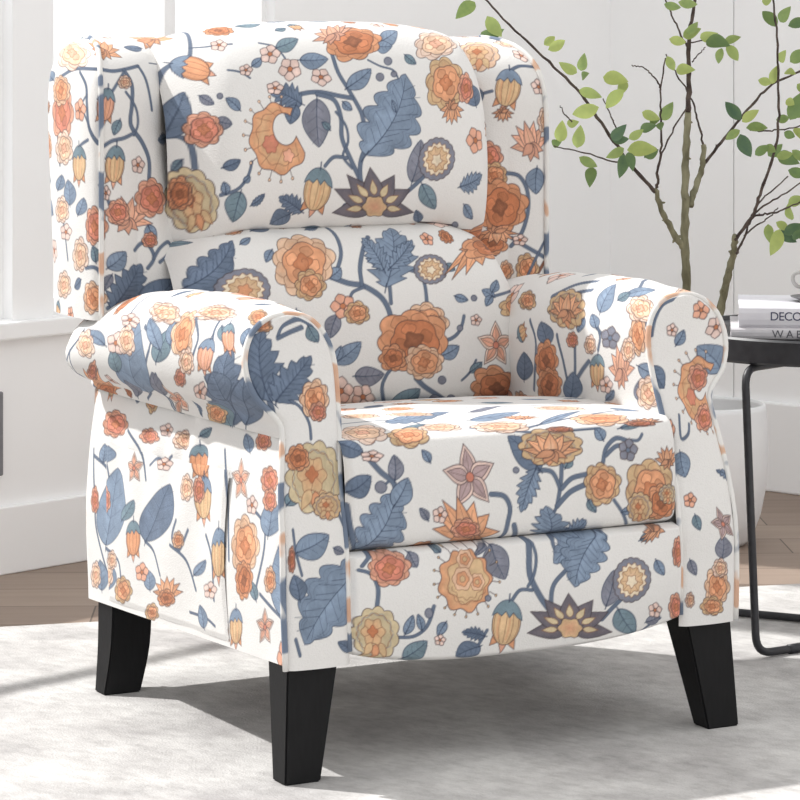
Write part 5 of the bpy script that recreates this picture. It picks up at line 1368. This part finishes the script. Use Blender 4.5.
stem('branch', [(661,154),(672,132),(686,107),(689,96)], .0018, .0013, 'twig', -.06, 0)
stem('branch', [(617,130),(610,114),(603,98)], .0016, .0010, 'twig', -.08, -.10)
stem('branch', [(631,166),(612,161),(579,152),(554,146)], .0018, .0011, 'twig', -.07, -.14)
stem('branch', [(572,122),(565,114),(560,106)], .0014, .0009, 'twig', -.13, -.14)
stem('branch', [(690,206),(696,186),(702,168),(704,146)], .0068, .0050, 'bark', 0, .05)
stem('branch', [(704,146),(698,122),(692,100),(677,74),(666,55)], .0022, .0012, 'twig', .05, .02)
stem('branch', [(705,163),(725,137),(747,111),(768,88),(800,71),(826,56)], .0032, .0018, 'twig', .05, .12)
stem('branch', [(688,48),(678,28),(669,8),(661,-12)], .0020, .0013, 'twig', 0, .03)
stem('branch', [(692,62),(698,55),(705,47)], .0014, .0010, 'twig', 0, .02)
stem('branch', [(689,42),(710,40),(722,43),(730,50)], .0014, .0010, 'twig', 0, -.03)
stem('trunk', [(704,412),(712,345),(722,302),(728,275),(734,252),(735,236)], .0095, .0058, 'bark', .02, -.06)
stem('branch', [(735,240),(752,216),(760,194),(772,160),(778,130),(778,80),(776,28),(772,-14)], .0036, .0018, 'twig', -.06, -.12)
stem('branch', [(736,254),(744,238),(752,216),(762,200),(788,176)], .0026, .0012, 'twig', -.06, -.02)
stem('branch', [(753,214),(770,202),(794,188),(812,170)], .0020, .0011, 'twig', -.06, -.10)
stem('branch', [(750,218),(765,214),(780,211),(800,202),(816,198)], .0022, .0012, 'twig', -.06, -.14)
stem('branch', [(744,236),(756,226),(768,218),(778,208)], .0018, .0011, 'twig', -.06, -.05)
stem('branch', [(750,130),(764,131),(778,130),(800,126),(815,121)], .0017, .0011, 'twig', -.02, -.10)
LEAVES = [(577,73,562,64,.9),(581,71,584,56,.6),(582,78,588,74,.5),(579,90,598,96,.75),(599,107,577,113,.95),(603,77,624,81,.95),(626,81,620,94,.8),(624,90,609,105,.85),
 (612,140,624,127,.02),(612,140,626,139,.05),(627,150,652,150,.95),(629,139,641,131,.8),(624,148,609,156,.7),(624,154,620,174,.1),(628,152,632,168,.15),(644,158,656,151,.2),(642,112,657,118,.95),(661,120,671,105,.55),(661,122,661,129,.3),
 (560,142,562,124,.95),(567,124,577,122,.9),(577,148,580,129,.8),(579,157,594,165,.6),(592,167,590,184,.35),(552,144,560,142,.4),(475,2,459,16,.5),(487,16,499,33,.8),(480,35,500,30,.25),(548,50,562,42,.95),(544,45,553,38,.9),
 (664,4,678,7,.55),(678,2,694,4,.6),(669,39,683,42,.95),(683,37,698,30,.7),(687,34,696,24,.6),(700,38,715,34,.95),(706,41,726,45,.25),(726,45,736,58,.75),(724,43,738,38,.6),(722,48,719,61,.6),(676,70,692,70,.9),(667,56,673,68,.8),
 (651,126,658,120,.4),(640,130,654,126,.2),(640,146,654,148,.9),(646,158,656,152,.3),(741,120,728,105,.0),(742,122,756,112,1.0),(746,128,764,128,.5),(740,130,728,138,.6),(740,134,749,153,.0),(762,2,770,0,.8),(777,27,765,14,.35),(780,22,789,9,.5),(788,26,806,22,.2),
 (780,62,785,52,.85),(790,62,806,52,.5),(772,84,778,68,.9),(758,80,770,82,.9),(785,72,794,74,.85),(790,120,802,96,.4),(797,118,808,100,.5),(776,120,787,118,.5),(784,132,793,136,.45),(768,156,780,146,.4),(776,157,790,154,.7),(755,155,767,147,.4),(794,128,803,140,.9),
 (778,154,796,162,.3),(788,170,803,174,.35),(792,150,804,160,.6),(788,204,803,199,.75),(780,229,772,251,.95),(768,224,770,240,.7),(780,230,794,240,.0),(784,234,800,226,.05),(792,220,789,206,.8),(790,228,806,236,.3),(776,222,786,228,.9),(793,240,802,232,.1),
 (786,100,793,104,.95),(797,84,806,92,.7),(765,146,774,151,.5)]
V_, F_, T_ = [], [], []
for i, (bx, by, tx, ty, tint) in enumerate(LEAVES):
    r_ = random.Random(i); d0 = -.06 + r_.uniform(-.05,.05) + (-.06 if bx < 640 else 0); B0 = pl(bx, by, d0); T0 = pl(tx, ty, d0 + r_.uniform(-.02,.02))
    ax = T0-B0; L = ax.length; ax.normalize(); side = ax.cross(Vector((r_.uniform(-.5,.5)-.68, r_.uniform(-.5,.5)+.73, r_.uniform(-.3,.3)))).normalized(); nr = side.cross(ax)
    w_ = max(.0095, L*r_.uniform(.30,.38)); L *= 1.22
    base = len(V_); n = 8
    for k in range(n+1):
        u = k/n; hw = w_*math.sin(math.pi*u**.85)**.8*(1-.2*u); c = B0 + ax*(L*u) + nr*(math.sin(u*math.pi)*L*.10)
        for s in (-1, 0, 1): V_.append(c + side*(s*hw) + nr*(abs(s)*hw*.28)); T_.append(tint*.85+.05*abs(s))
    for k in range(n):
        for s in (0, 1): a = base+k*3+s; F_.append((a, a+1, a+4, a+3))
me = bpy.data.meshes.new('foliage'); me.from_pydata([tuple(v) for v in V_], [], F_); me.update()
ta = me.attributes.new('tint', 'FLOAT', 'POINT'); ta.data.foreach_set('value', np.array(T_, np.float32))
link('foliage', me, 'leaf', tree)

# ------------------------------------------------------------------ light, world, camera
w = bpy.data.worlds.new('daylight'); scene.world = w; w.use_nodes = True
bg = w.node_tree.nodes['Background']; bg.inputs['Color'].default_value = (.99,.995,1,1); bg.inputs['Strength'].default_value = 1.08
sun = bpy.data.lights.new('sun', 'SUN'); sun.energy = 4.3; sun.angle = math.radians(1.2); sun.color = (1,.985,.965)
so = bpy.data.objects.new('sun', sun); COL.objects.link(so)
a = room(0,0); b = room(.907,-.42)
d = Vector((b[0]-a[0], b[1]-a[1], -1.07)).normalized()
so.rotation_euler = d.to_track_quat('-Z', 'Y').to_euler(); so.location = (-3, 1, 4)
cam = bpy.data.cameras.new('camera'); co = bpy.data.objects.new('camera', cam); COL.objects.link(co)
co.location = (2.706, -3.122, 1.0); co.rotation_euler = (math.pi/2, 0, math.atan2(SA, CA))
cam.sensor_fit = 'HORIZONTAL'; cam.sensor_width = 36; cam.lens = FOC/800*36
cam.shift_x = 0; cam.shift_y = (25-400)/800
scene.camera = co
scene.view_settings.view_transform = 'Standard'
